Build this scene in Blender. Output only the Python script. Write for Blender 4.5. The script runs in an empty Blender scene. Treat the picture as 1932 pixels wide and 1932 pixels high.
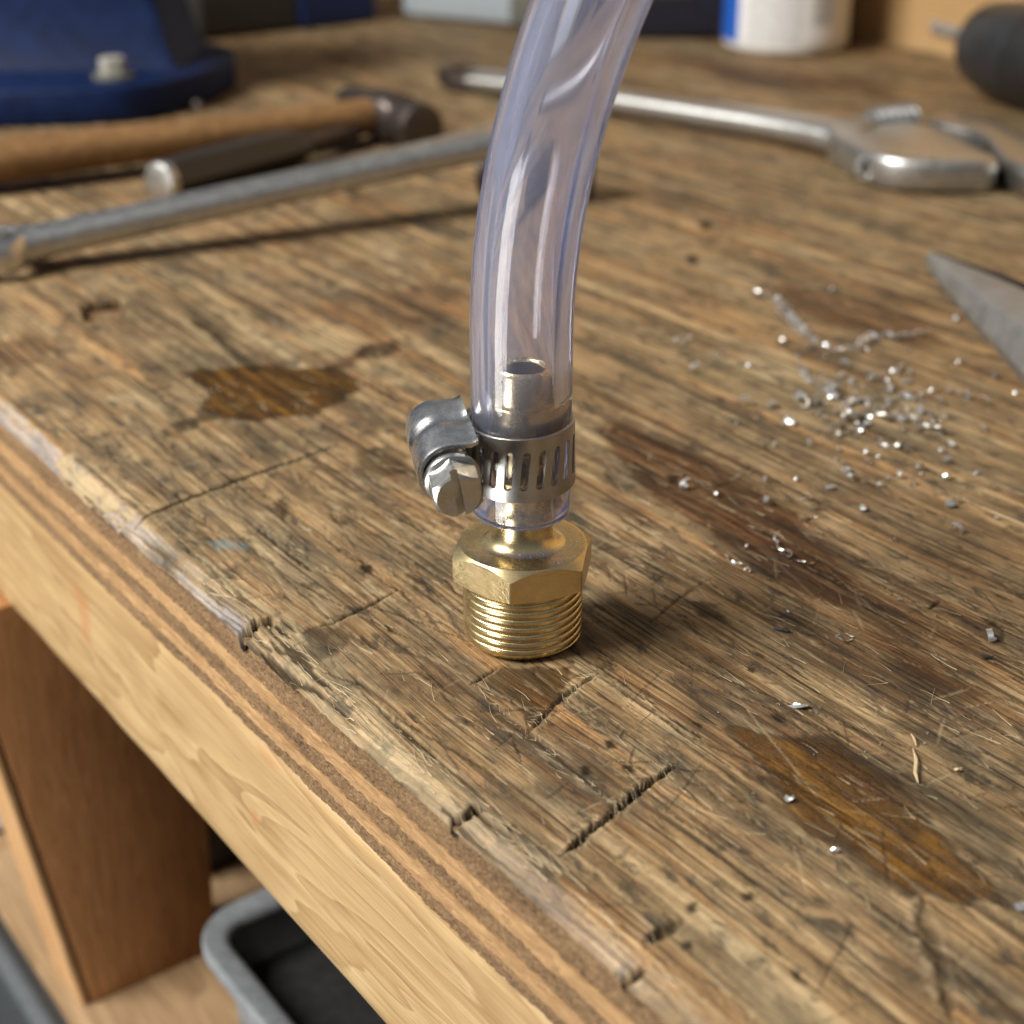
import bpy, bmesh, math, random
import numpy as np
from mathutils import Vector, Matrix
R = math.radians
MM = 0.001
scene = bpy.context.scene
col = scene.collection
random.seed(7)

# ------------------------------------------------------------------ camera
PITCH = R(26.0)
CAM = Vector((-1.9, -240.3, 141.3))            # millimetres, fitting stands at the origin
FPX = 2938.0 / 1932.0                          # focal length / frame width
cd = bpy.data.cameras.new('Camera'); cam = bpy.data.objects.new('Camera', cd); col.objects.link(cam)
cam.location = CAM * MM
cam.rotation_euler = (R(90) - PITCH, 0, 0)
cd.sensor_width = 36.0; cd.lens = 36.0 * FPX
cd.clip_start = 0.01; cd.clip_end = 50.0
cd.dof.use_dof = True; cd.dof.focus_distance = 0.262; cd.dof.aperture_fstop = 15.5
cd.dof.aperture_blades = 0
scene.camera = cam

# ------------------------------------------------------------------ world: dim room light, paler towards the ceiling
w = bpy.data.worlds.new('World'); scene.world = w; w.use_nodes = True
nt = w.node_tree; nt.nodes.clear()
wo = nt.nodes.new('ShaderNodeOutputWorld'); bg = nt.nodes.new('ShaderNodeBackground')
tc = nt.nodes.new('ShaderNodeTexCoord'); sx = nt.nodes.new('ShaderNodeSeparateXYZ'); rp = nt.nodes.new('ShaderNodeValToRGB')
mr = nt.nodes.new('ShaderNodeMapRange'); mr.inputs[1].default_value = -1; mr.inputs[2].default_value = 1
nt.links.new(tc.outputs['Generated'], sx.inputs[0]); nt.links.new(sx.outputs['Z'], mr.inputs[0]); nt.links.new(mr.outputs[0], rp.inputs[0])
rp.color_ramp.elements[0].position = 0.35; rp.color_ramp.elements[0].color = (0.06, 0.052, 0.045, 1)
rp.color_ramp.elements[1].position = 0.85; rp.color_ramp.elements[1].color = (0.80, 0.84, 0.90, 1)
nt.links.new(rp.outputs[0], bg.inputs[0]); bg.inputs[1].default_value = 0.27
nt.links.new(bg.outputs[0], wo.inputs[0])

# ------------------------------------------------------------------ daylight from the workshop window on the left
def area(name, loc, target, sx_, sy_, power, color):
    ld = bpy.data.lights.new(name, 'AREA'); ld.shape = 'RECTANGLE'; ld.size = sx_; ld.size_y = sy_
    ld.energy = power; ld.color = color
    o = bpy.data.objects.new(name, ld); col.objects.link(o)
    o.location = Vector(loc)
    o.rotation_euler = (Vector(target) - Vector(loc)).to_track_quat('-Z', 'Y').to_euler()
    return o
area('window_light', (-0.80, -0.14, 0.80), (0.0, 0.06, 0.0), 0.54, 0.46, 32.0, (1.0, 0.965, 0.91))
# added low lamp below bench height, placed for the streak along the hose
area('hose_streak_light', (-0.98, -0.74, -0.40), (0.0, 0.0, 0.0), 0.36, 0.85, 17.0, (1.0, 0.97, 0.93))

scene.view_settings.view_transform = 'Standard'; scene.view_settings.look = 'None'
scene.view_settings.exposure = 0.0; scene.view_settings.gamma = 1.0
scene.view_settings.use_curve_mapping = False
scene.render.engine = 'CYCLES'
scene.cycles.use_denoising = True
try:
    scene.cycles.denoiser = 'OPENIMAGEDENOISE'
    scene.cycles.denoising_input_passes = 'RGB_ALBEDO_NORMAL'
except Exception:
    pass
scene.cycles.max_bounces = 16; scene.cycles.transmission_bounces = 16; scene.cycles.glossy_bounces = 8
scene.cycles.diffuse_bounces = 4
scene.cycles.caustics_refractive = True; scene.cycles.caustics_reflective = False
scene.cycles.blur_glossy = 0.3
scene.cycles.sample_clamp_indirect = 20.0

# ------------------------------------------------------------------ geometry frame helpers (all millimetres)
FW = Vector((0, math.cos(PITCH), -math.sin(PITCH))); UP = Vector((0, math.sin(PITCH), math.cos(PITCH)))
F0 = 2938.0
def at(px, py, z=0.0):
    """point at height z seen at photo coordinate (px, py), photo scaled to 1932 wide"""
    d = FW * F0 + Vector((1, 0, 0)) * (px - 966) - UP * (py - 966)
    return CAM + d * ((z - CAM.z) / d.z)
EA = R(36)
E = Vector((-math.sin(EA), math.cos(EA), 0)); N = Vector((math.cos(EA), math.sin(EA), 0))   # along the bench edge / into the bench
def st(px, py, z=0.0):
    p = at(px, py, z); return (p.dot(E), p.dot(N))
BENCH = Matrix(((E.x, N.x, 0, 0), (E.y, N.y, 0, 0), (0, 0, 1, 0), (0, 0, 0, 1)))   # local x = along edge, y = into bench (left-handed: handled by face order)

def sharp(me, ang=35):
    me.polygons.foreach_set('use_smooth', [True] * len(me.polygons))
    try: me.set_sharp_from_angle(angle=R(ang))
    except Exception: pass

def obj(name, me, mat, parent=None, mw=None):
    o = bpy.data.objects.new(name, me); col.objects.link(o)
    if mat is not None:
        me.materials.clear(); me.materials.append(mat)
    if mw is not None: o.matrix_world = mw
    if parent is not None:
        o.parent = parent
    return o

def tag(o, label=None, cat=None, group=None, kind=None):
    if label: o['label'] = label
    if cat: o['category'] = cat
    if group: o['group'] = group
    if kind: o['kind'] = kind
    return o

def empty(name, loc=(0, 0, 0)):
    o = bpy.data.objects.new(name, None); col.objects.link(o); o.empty_display_size = 0.01
    o.location = Vector(loc) * MM
    return o

class MB:
    """mesh buffer in millimetres"""
    def __init__(s): s.v = []; s.f = []
    def add(s, vs, fs):
        b = len(s.v); s.v += [tuple(v) for v in vs]; s.f += [tuple(i + b for i in f) for f in fs]
        return s
    def loft(s, rings, cap0=True, cap1=True, closed=True, loop=False):
        b = len(s.v); n = len(rings[0])
        for r in rings: s.v += [tuple(p) for p in r]
        m = len(rings)
        for i in range(m if loop else m - 1):
            i2 = (i + 1) % m
            for j in range(n if closed else n - 1):
                k = (j + 1) % n
                s.f.append((b + i * n + j, b + i * n + k, b + i2 * n + k, b + i2 * n + j))
        if cap0 and not loop: s.f.append(tuple(b + j for j in reversed(range(n))))
        if cap1 and not loop: s.f.append(tuple(b + (m - 1) * n + j for j in range(n)))
        return s
    def lathe(s, prof, seg=64, M=None, cap0=True, cap1=True):
        rings = []
        for r, z in prof:
            rg = [Vector((r * math.cos(2 * math.pi * j / seg), r * math.sin(2 * math.pi * j / seg), z)) for j in range(seg)]
            rings.append([M @ p for p in rg] if M else rg)
        return s.loft(rings, cap0, cap1)
    def prism(s, outline, z0, z1, M=None, bevel=0.0):
        o = [Vector((p[0], p[1], 0)) for p in outline]
        n = len(o)
        a = sum(o[i].x * o[(i + 1) % n].y - o[(i + 1) % n].x * o[i].y for i in range(n))
        if a < 0: o.reverse()
        def inset(d):
            out = []
            for i in range(n):
                p0, p, p1 = o[i - 1], o[i], o[(i + 1) % n]
                d0 = (p - p0).normalized(); d1 = (p1 - p).normalized()
                n0 = Vector((-d0.y, d0.x, 0)); n1 = Vector((-d1.y, d1.x, 0))
                bis = n0 + n1
                if bis.length < 1e-6: bis = n0
                bis.normalize(); c = max(0.4, bis.dot(n0))
                out.append(p + bis * (d / c))
            return out
        if bevel > 0:
            q = inset(bevel); q2 = inset(bevel * 0.3)
            rings = [[(p.x, p.y, z0) for p in q], [(p.x, p.y, z0 + bevel * 0.3) for p in q2], [(p.x, p.y, z0 + bevel) for p in o],
                     [(p.x, p.y, z1 - bevel) for p in o], [(p.x, p.y, z1 - bevel * 0.3) for p in q2], [(p.x, p.y, z1) for p in q]]
        else:
            rings = [[(p.x, p.y, z0) for p in o], [(p.x, p.y, z1) for p in o]]
        rings = [[(M @ Vector(p)) if M else Vector(p) for p in r] for r in rings]
        return s.loft(rings)
    def box(s, lo, hi, M=None, bevel=0.0):
        x0, y0, z0 = lo; x1, y1, z1 = hi
        return s.prism([(x0, y0), (x1, y0), (x1, y1), (x0, y1)], z0, z1, M, bevel)
    def mesh(s, name, ang=35, smooth=True, recalc=True):
        me = bpy.data.meshes.new(name)
        me.from_pydata([(v[0] * MM, v[1] * MM, v[2] * MM) for v in s.v], [], s.f)
        if recalc:
            bm = bmesh.new(); bm.from_mesh(me); bmesh.ops.recalc_face_normals(bm, faces=bm.faces); bm.to_mesh(me); bm.free()
        if smooth: sharp(me, ang)
        me.update()
        return me
    def build(s, name, mat, parent=None, ang=35, smooth=True, mw=None):
        o = obj(name, s.mesh(name, ang, smooth), mat, None, mw)
        if parent is not None:
            # world millimetre coordinates: keep them while the parent stands at the thing's base
            o.parent = parent
            o.matrix_parent_inverse = Matrix.Translation(parent.location).inverted()
        return o

def frame(origin, xdir, zdir=Vector((0, 0, 1))):
    """matrix with local x = xdir, local z near zdir"""
    x = Vector(xdir).normalized(); y = Vector(zdir).cross(x).normalized(); z = x.cross(y)
    M = Matrix((x, y, z)).transposed().to_4x4(); M.translation = Vector(origin)
    return M

def bar(mb, p0, p1, sections, seg=20, zdir=Vector((0, 0, 1)), power=2.0):
    """loft along p0->p1; sections = (fraction, width, height[, lift])"""
    p0 = Vector(p0); p1 = Vector(p1); M = frame(p0, p1 - p0, zdir); L = (p1 - p0).length
    rings = []
    for sct in sections:
        f, wd, ht = sct[:3]; lift = sct[3] if len(sct) > 3 else 0
        rg = []
        for j in range(seg):
            a = 2 * math.pi * j / seg; c, si = math.cos(a), math.sin(a)
            yy = math.copysign(abs(c) ** (2 / power), c) * wd / 2; zz = math.copysign(abs(si) ** (2 / power), si) * ht / 2
            rg.append(M @ Vector((f * L, yy, zz + lift)))
        rings.append(rg)
    mb.loft(rings); return mb

# ------------------------------------------------------------------ materials
def mat(name):
    m = bpy.data.materials.new(name); m.use_nodes = True
    n = m.node_tree; n.nodes.clear()
    out = n.nodes.new('ShaderNodeOutputMaterial'); b = n.nodes.new('ShaderNodeBsdfPrincipled')
    n.links.new(b.outputs[0], out.inputs[0])
    return m, n, b
class G:
    """tiny node-graph helper"""
    def __init__(s, n): s.n = n
    def node(s, t, **kw):
        x = s.n.nodes.new(t)
        for k, v in kw.items(): setattr(x, k, v)
        return x
    def link(s, a, b): s.n.links.new(a, b)
    def put(s, sock, v):
        if hasattr(v, 'is_linked'): s.link(v, sock)
        else: sock.default_value = v
    def coord(s, scale, kind='Object', loc=(0, 0, 0)):
        t = s.node('ShaderNodeTexCoord'); m = s.node('ShaderNodeMapping')
        m.inputs['Scale'].default_value = [c * 1000.0 for c in scale]; m.inputs['Location'].default_value = loc
        s.link(t.outputs[kind], m.inputs[0]); return m.outputs[0]
    def noise(s, vec, scale=1.0, detail=4, rough=0.55, dist=0.0):
        x = s.node('ShaderNodeTexNoise'); s.link(vec, x.inputs['Vector'])
        x.inputs['Scale'].default_value = scale; x.inputs['Detail'].default_value = detail
        x.inputs['Roughness'].default_value = rough; x.inputs['Distortion'].default_value = dist
        return x.outputs[0]
    def ramp(s, fac, stops, mode='LINEAR'):
        x = s.node('ShaderNodeValToRGB'); x.color_ramp.interpolation = mode; s.link(fac, x.inputs[0]); e = x.color_ramp.elements
        while len(e) < len(stops): e.new(0.5)
        for el, (p, c) in zip(e, stops):
            el.position = p; el.color = (c, c, c, 1) if isinstance(c, (int, float)) else (*c, 1)
        return x.outputs[0]
    def math(s, op, a, b=0.0, clamp=False):
        x = s.node('ShaderNodeMath', operation=op, use_clamp=clamp); s.put(x.inputs[0], a); s.put(x.inputs[1], b); return x.outputs[0]
    def mix(s, fac, a, b, mode='MIX'):
        x = s.node('ShaderNodeMix', data_type='RGBA', blend_type=mode)
        s.put(x.inputs[0], fac)
        for sk, v in ((x.inputs[6], a), (x.inputs[7], b)):
            if isinstance(v, tuple) and len(v) == 3: v = (*v, 1)
            s.put(sk, v)
        return x.outputs[2]
    def bump(s, h, strength=0.3, dist=0.0002, prev=None):
        x = s.node('ShaderNodeBump'); x.inputs['Strength'].default_value = strength; x.inputs['Distance'].default_value = dist
        s.link(h, x.inputs['Height'])
        if prev is not None: s.link(prev, x.inputs['Normal'])
        return x.outputs[0]

def metal(name, color, rough, vary=0.12, brushed=None, bump=0.15, dirt=0.0, dirtcol=(0.05, 0.04, 0.03), turned=0.0):
    m, n, b = mat(name); g = G(n)
    b.inputs['Metallic'].default_value = 1.0
    v = g.coord((1, 1, 1)); n1 = g.noise(v, 0.35, 6, 0.65); n2 = g.noise(v, 3.0, 4, 0.6)
    c = g.mix(g.ramp(n1, [(0.35, 0.0), (0.7, 1.0)]), tuple(x * 0.86 for x in color), color)
    if dirt > 0:
        d = g.ramp(g.noise(v, 0.22, 8, 0.7), [(0.48, 0.0), (0.68, 1.0)])
        d = g.math('MULTIPLY', d, dirt); c = g.mix(d, c, dirtcol)
        g.link(g.math('SUBTRACT', 1.0, g.math('MULTIPLY', d, 0.7)), b.inputs['Metallic'])
    g.put(b.inputs['Base Color'], c)
    r = g.math('ADD', g.math('MULTIPLY', g.math('SUBTRACT', n1, 0.5), vary * 2), rough)
    r = g.math('ADD', r, g.math('MULTIPLY', g.math('SUBTRACT', n2, 0.5), vary))
    g.link(r, b.inputs['Roughness'])
    nn = None
    if brushed:
        bn = g.noise(g.coord(brushed), 1.0, 3, 0.6)
        nn = g.bump(bn, bump, 0.00008)
    if turned:
        sp_ = g.node('ShaderNodeSeparateXYZ'); g.link(v, sp_.inputs[0]); cb_ = g.node('ShaderNodeCombineXYZ')
        rr_ = g.math('SQRT', g.math('ADD', g.math('MULTIPLY', sp_.outputs[0], sp_.outputs[0]), g.math('MULTIPLY', sp_.outputs[1], sp_.outputs[1])))
        g.link(g.math('MULTIPLY', rr_, 2.4), cb_.inputs[0]); g.link(g.math('MULTIPLY', sp_.outputs[2], 2.4), cb_.inputs[2])
        nn = g.bump(g.noise(cb_.outputs[0], 1.0, 3, 0.6), turned, 0.00012, nn)
    nn = g.bump(n2, 0.06, 0.0001, nn)
    g.link(nn, b.inputs['Normal'])
    return m

def plain(name, color, rough=0.5, vary=0.15, bump=0.1, nscale=0.3, spec=0.5):
    m, n, b = mat(name); g = G(n)
    v = g.coord((1, 1, 1)); n1 = g.noise(v, nscale, 7, 0.65)
    c = g.mix(g.ramp(n1, [(0.3, 0.0), (0.72, 1.0)]), tuple(x * (1 - vary * 2) for x in color), tuple(min(1, x * (1 + vary)) for x in color))
    g.put(b.inputs['Base Color'], c)
    g.link(g.math('ADD', rough - 0.1, g.math('MULTIPLY', n1, 0.2)), b.inputs['Roughness'])
    b.inputs['Specular IOR Level'].default_value = spec
    g.link(g.bump(g.noise(v, nscale * 6, 4), bump, 0.0003), b.inputs['Normal'])
    return m

def wood(name, dark, mid, light, along=(0.01, 0.25, 0.25), rough=0.6, knots=None, bump=0.25):
    """sawn timber; along = frequency per mm along local x, y, z"""
    m, n, b = mat(name); g = G(n)
    f = along
    wv = g.coord((f[0] * 0.8, f[1] * 0.18, f[2] * 0.18))
    a = g.noise(wv, 1.0, 3, 0.5, 1.2)
    rings = g.math('FRACT', g.math('MULTIPLY', a, 9.0))
    rings = g.ramp(rings, [(0.0, 0.25), (0.65, 0.75), (0.93, 1.0), (1.0, 0.25)])
    gb = g.noise(g.coord((f[0] * 3, f[1] * 5, f[2] * 5)), 1.0, 5, 0.65)
    bl = g.noise(g.coord((0.012, 0.03, 0.03)), 1.0, 4, 0.6)
    t = g.math('ADD', g.math('ADD', g.math('MULTIPLY', rings, 0.28), g.math('MULTIPLY', gb, 0.45)), g.math('MULTIPLY', bl, 0.35))
    c = g.ramp(t, [(0.32, dark), (0.52, mid), (0.78, light)])
    pores = g.ramp(g.noise(g.coord((f[0] * 12, f[1] * 16, f[2] * 16)), 1.0, 2, 0.5), [(0.28, 1.0), (0.38, 0.0)])
    c = g.mix(g.math('MULTIPLY', pores, 0.45), c, tuple(x * 0.45 for x in dark))
    if knots:
        at_ = g.node('ShaderNodeAttribute'); at_.attribute_name = 'mask'
        c = g.mix(at_.outputs['Fac'], c, knots)
    g.put(b.inputs['Base Color'], c)
    g.link(g.math('ADD', rough - 0.12, g.math('MULTIPLY', gb, 0.24)), b.inputs['Roughness'])
    b.inputs['Specular IOR Level'].default_value = 0.35
    nn = g.bump(gb, bump, 0.0003)
    g.link(g.bump(pores, -bump * 0.6, 0.0002, nn), b.inputs['Normal'])
    return m

M = {}
M['brass'] = metal('brass', (0.76, 0.61, 0.33), 0.31, 0.08, (0.25, 0.25, 5.0), 0.18, 0.35, (0.22, 0.13, 0.05), 0.7)
M['brass_turned'] = metal('brass_turned', (0.79, 0.65, 0.36), 0.27, 0.06, (0.1, 0.1, 6.0), 0.10, 0.2, (0.24, 0.14, 0.05), 0.14)
M['steel'] = metal('steel', (0.52, 0.515, 0.50), 0.34, 0.10, (0.6, 0.6, 6.0), 0.12, 0.2)
M['steel_housing'] = metal('steel_housing', (0.66, 0.67, 0.68), 0.27, 0.14, (1.5, 1.5, 1.5), 0.22, 0.15)
M['steel_screw'] = metal('steel_screw', (0.60, 0.60, 0.58), 0.30, 0.12, None, 0.1, 0.3, (0.12, 0.09, 0.06))
M['chrome'] = metal('chrome', (0.66, 0.66, 0.65), 0.30, 0.10, None, 0.1, 0.25, (0.16, 0.13, 0.10))
M['wrench_steel'] = metal('wrench_steel', (0.56, 0.56, 0.54), 0.38, 0.12, None, 0.1, 0.35, (0.12, 0.10, 0.08))
M['dark_steel'] = metal('dark_steel', (0.12, 0.10, 0.09), 0.48, 0.12, None, 0.1, 0.5, (0.05, 0.035, 0.025))
M['grey_steel'] = metal('grey_steel', (0.46, 0.46, 0.45), 0.34, 0.12, (0.3, 6, 0.3), 0.15, 0.3)
M['bore'] = metal('bore', (0.16, 0.11, 0.06), 0.55, 0.1, None, 0.1, 0.6, (0.03, 0.02, 0.012))  # shade inside the bore put into a near-black brass colour
M['swarf'] = metal('swarf', (0.80, 0.81, 0.81), 0.32, 0.12)
M['swarf_dull'] = metal('swarf_dull', (0.50, 0.47, 0.42), 0.38, 0.12)
for k_ in ('swarf', 'swarf_dull'):
    [x for x in M[k_].node_tree.nodes if x.type == 'BSDF_PRINCIPLED'][0].inputs['Metallic'].default_value = 0.92
# clear flexible tube: glassy PVC with a faint lavender milkiness
m, n, b = mat('clear_pvc'); g = G(n)
b.inputs['Base Color'].default_value = (0.975, 0.975, 1.0, 1); b.inputs['Transmission Weight'].default_value = 1.0
b.inputs['IOR'].default_value = 1.40
v = g.coord((1, 1, 1))
g.link(g.ramp(g.noise(v, 0.5, 5, 0.7), [(0.40, 0.02), (0.8, 0.09)]), b.inputs['Roughness'])
df = g.node('ShaderNodeBsdfDiffuse'); df.inputs[0].default_value = (0.74, 0.79, 1.0, 1)
tr = g.node('ShaderNodeBsdfTranslucent'); tr.inputs[0].default_value = (0.76, 0.81, 1.0, 1)
m1 = g.node('ShaderNodeMixShader'); m1.inputs[0].default_value = 0.6; g.link(df.outputs[0], m1.inputs[1]); g.link(tr.outputs[0], m1.inputs[2])
m2 = g.node('ShaderNodeMixShader'); g.link(b.outputs[0], m2.inputs[1]); g.link(m1.outputs[0], m2.inputs[2])
g.link(g.ramp(g.noise(g.coord((0.6, 0.6, 0.04)), 1.0, 5, 0.7), [(0.3, 0.075), (0.75, 0.14)]), m2.inputs[0])
va = g.node('ShaderNodeVolumeAbsorption'); va.inputs[0].default_value = (0.62, 0.64, 0.97, 1); va.inputs[1].default_value = 32.0
for nd in n.nodes:
    if nd.type == 'OUTPUT_MATERIAL': g.link(m2.outputs[0], nd.inputs[0]); g.link(va.outputs[0], nd.inputs[1])
M['pvc'] = m

M['pine'] = wood('pine_apron', (0.16, 0.090, 0.036), (0.27, 0.176, 0.078), (0.385, 0.275, 0.138), (0.008, 0.22, 0.22), 0.55, (0.30, 0.13, 0.05))
M['leg_lit'] = wood('leg_lit', (0.24, 0.12, 0.045), (0.36, 0.20, 0.085), (0.46, 0.28, 0.13), (0.2, 0.2, 0.008), 0.6)  # paler leg colour: daylight on the front face put into the wood
M['leg_shaded'] = wood('leg_shaded', (0.17, 0.070, 0.022), (0.28, 0.122, 0.040), (0.38, 0.18, 0.065), (0.2, 0.2, 0.008), 0.65)  # shaded side of the same leg put into a darker brown
M['shelf'] = wood('shelf_board', (0.13, 0.075, 0.035), (0.22, 0.135, 0.065), (0.32, 0.21, 0.11), (0.008, 0.2, 0.2), 0.65)
M['ply_light'] = wood('ply_light', (0.12, 0.065, 0.028), (0.25, 0.145, 0.062), (0.40, 0.255, 0.12), (0.03, 0.6, 1.6), 0.65)
M['hickory'] = wood('hickory', (0.075, 0.036, 0.013), (0.155, 0.080, 0.030), (0.245, 0.14, 0.056), (0.012, 0.3, 0.3), 0.4)
M['panel'] = wood('back_panel', (0.30, 0.17, 0.07), (0.40, 0.245, 0.105), (0.47, 0.31, 0.15), (0.004, 0.05, 0.05), 0.6)

# end-grain ply: rough, pitted
m, n, b = mat('ply_dark'); g = G(n)
v = g.coord((1.0, 1.0, 1.6)); n1 = g.noise(v, 1.3, 6, 0.75, 0.6); n2 = g.noise(g.coord((0.05, 0.05, 0.5)), 1.0, 5, 0.6)
c = g.ramp(g.math('ADD', g.math('MULTIPLY', n1, 0.7), g.math('MULTIPLY', n2, 0.3)), [(0.36, (0.050, 0.029, 0.015)), (0.49, (0.18, 0.108, 0.053)), (0.64, (0.34, 0.22, 0.115))])
g.put(b.inputs['Base Color'], c); b.inputs['Roughness'].default_value = 0.8; b.inputs['Specular IOR Level'].default_value = 0.2
g.link(g.bump(n1, 0.9, 0.0008), b.inputs['Normal']); M['ply_dark'] = m

M['plier_steel'] = plain('plier_steel', (0.135, 0.135, 0.13), 0.36, 0.2, 0.2, 0.15, 0.9)
M['vise_blue'] = plain('vise_blue', (0.003, 0.012, 0.052), 0.55, 0.25, 0.15, 0.12, 0.18)
M['box_blue'] = plain('box_blue', (0.004, 0.020, 0.10), 0.55)
M['dark_case'] = plain('dark_case', (0.030, 0.030, 0.026), 0.55)
M['navy'] = plain('navy', (0.012, 0.012, 0.022), 0.5)
M['case_grey'] = plain('case_grey', (0.33, 0.37, 0.40), 0.5, 0.06)
M['case_olive'] = plain('case_olive', (0.12, 0.12, 0.10), 0.55)
M['black_rubber'] = plain('black_rubber', (0.014, 0.014, 0.015), 0.45)
M['black_plastic'] = plain('black_plastic', (0.022, 0.023, 0.025), 0.38)
M['handle_black'] = plain('handle_black', (0.020, 0.018, 0.016), 0.4)
M['white_plastic'] = plain('white_plastic', (0.72, 0.71, 0.68), 0.4, 0.04)
M['bin_grey'] = plain('bin_grey', (0.15, 0.16, 0.17), 0.5, 0.15)
M['bin_dark'] = plain('bin_dark', (0.10, 0.11, 0.12), 0.45)
M['jug_white'] = plain('jug_white', (0.62, 0.64, 0.64), 0.5, 0.05)
M['bolt_grey'] = plain('bolt_grey', (0.30, 0.29, 0.25), 0.5)
M['splinter'] = plain('splinter', (0.50, 0.38, 0.22), 0.7)
M['fibre'] = plain('fibre', (0.42, 0.34, 0.21), 0.7, 0.25, 0.1, 0.05, 0.2)
M['black_flake'] = plain('black_flake', (0.02, 0.018, 0.016), 0.5)
M['floor'] = plain('floor_concrete', (0.08, 0.075, 0.07), 0.85)

# printed bottle label: white with rows of grey type and one bar code patch
m, n, b = mat('bottle_label'); g = G(n)
t = g.node('ShaderNodeTexCoord'); sp = g.node('ShaderNodeSeparateXYZ'); g.link(t.outputs['UV'], sp.inputs[0])
U, V = sp.outputs[0], sp.outputs[1]
rows = g.math('LESS_THAN', g.math('FRACT', g.math('MULTIPLY', V, 17.0)), 0.42)
words = g.math('GREATER_THAN', g.noise(g.math('ADD', 0, 0) if False else t.outputs['UV'], 60.0, 2, 0.5), 0.46)
inu = g.math('MULTIPLY', g.math('GREATER_THAN', U, 0.08), g.math('LESS_THAN', U, 0.50))
text = g.math('MULTIPLY', g.math('MULTIPLY', rows, words), inu)
bars = g.math('GREATER_THAN', g.math('ADD', g.math('SINE', g.math('MULTIPLY', U, 420.0)), g.math('SINE', g.math('MULTIPLY', U, 977.0))), 0.1)
inb = g.math('MULTIPLY', g.math('MULTIPLY', g.math('GREATER_THAN', U, 0.57), g.math('LESS_THAN', U, 0.74)), g.math('GREATER_THAN', V, 0.16))
ink = g.math('MAXIMUM', g.math('MULTIPLY', text, 0.75), g.math('MULTIPLY', bars, inb))
g.put(b.inputs['Base Color'], g.mix(ink, (0.70, 0.69, 0.67), (0.10, 0.09, 0.09)))
b.inputs['Roughness'].default_value = 0.4; M['label'] = m
M['label_blue'] = plain('label_blue', (0.015, 0.10, 0.45), 0.4, 0.05)

# ------------------------------------------------------------------ numpy noise for the worn bench surface
def hsh(ix, iy, seed):
    h = (ix.astype(np.int64) * 374761393 + iy.astype(np.int64) * 668265263 + seed * 1442695041) & 0xffffffff
    h = ((h ^ (h >> 13)) * 1274126177) & 0xffffffff
    return ((h ^ (h >> 16)) & 0xffff) / 65535.0
def vn(x, y, seed=0):
    ix = np.floor(x); iy = np.floor(y); fx = x - ix; fy = y - iy
    fx = fx * fx * (3 - 2 * fx); fy = fy * fy * (3 - 2 * fy)
    a = hsh(ix, iy, seed); b_ = hsh(ix + 1, iy, seed); c = hsh(ix, iy + 1, seed); d = hsh(ix + 1, iy + 1, seed)
    return (a + (b_ - a) * fx) * (1 - fy) + (c + (d - c) * fx) * fy
def fbm(x, y, seed=0, oct=4, rough=0.5):
    s = 0; amp = 1; tot = 0
    for k in range(oct):
        s = s + amp * vn(x, y, seed + k * 17); tot += amp; amp *= rough; x = x * 2.03 + 11.3; y = y * 2.03 + 5.7
    return s / tot
def smooth(e0, e1, x):
    t = np.clip((x - e0) / (e1 - e0), 0, 1); return t * t * (3 - 2 * t)

def spaced(lo, dlo, dhi, hi, step, grow, maxstep):
    a = list(np.arange(dlo, dhi, step)); x = dhi; s = step; up = []
    while x < hi: up.append(x); s = min(s * grow, maxstep); x += s
    up.append(hi)
    x = dlo; s = step; dn = []
    while True:
        s = min(s * grow, maxstep); x -= s
        if x <= lo: break
        dn.append(x)
    if lo < dlo: dn.append(lo)
    return np.array(sorted(set(dn)) + a + up)

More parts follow.
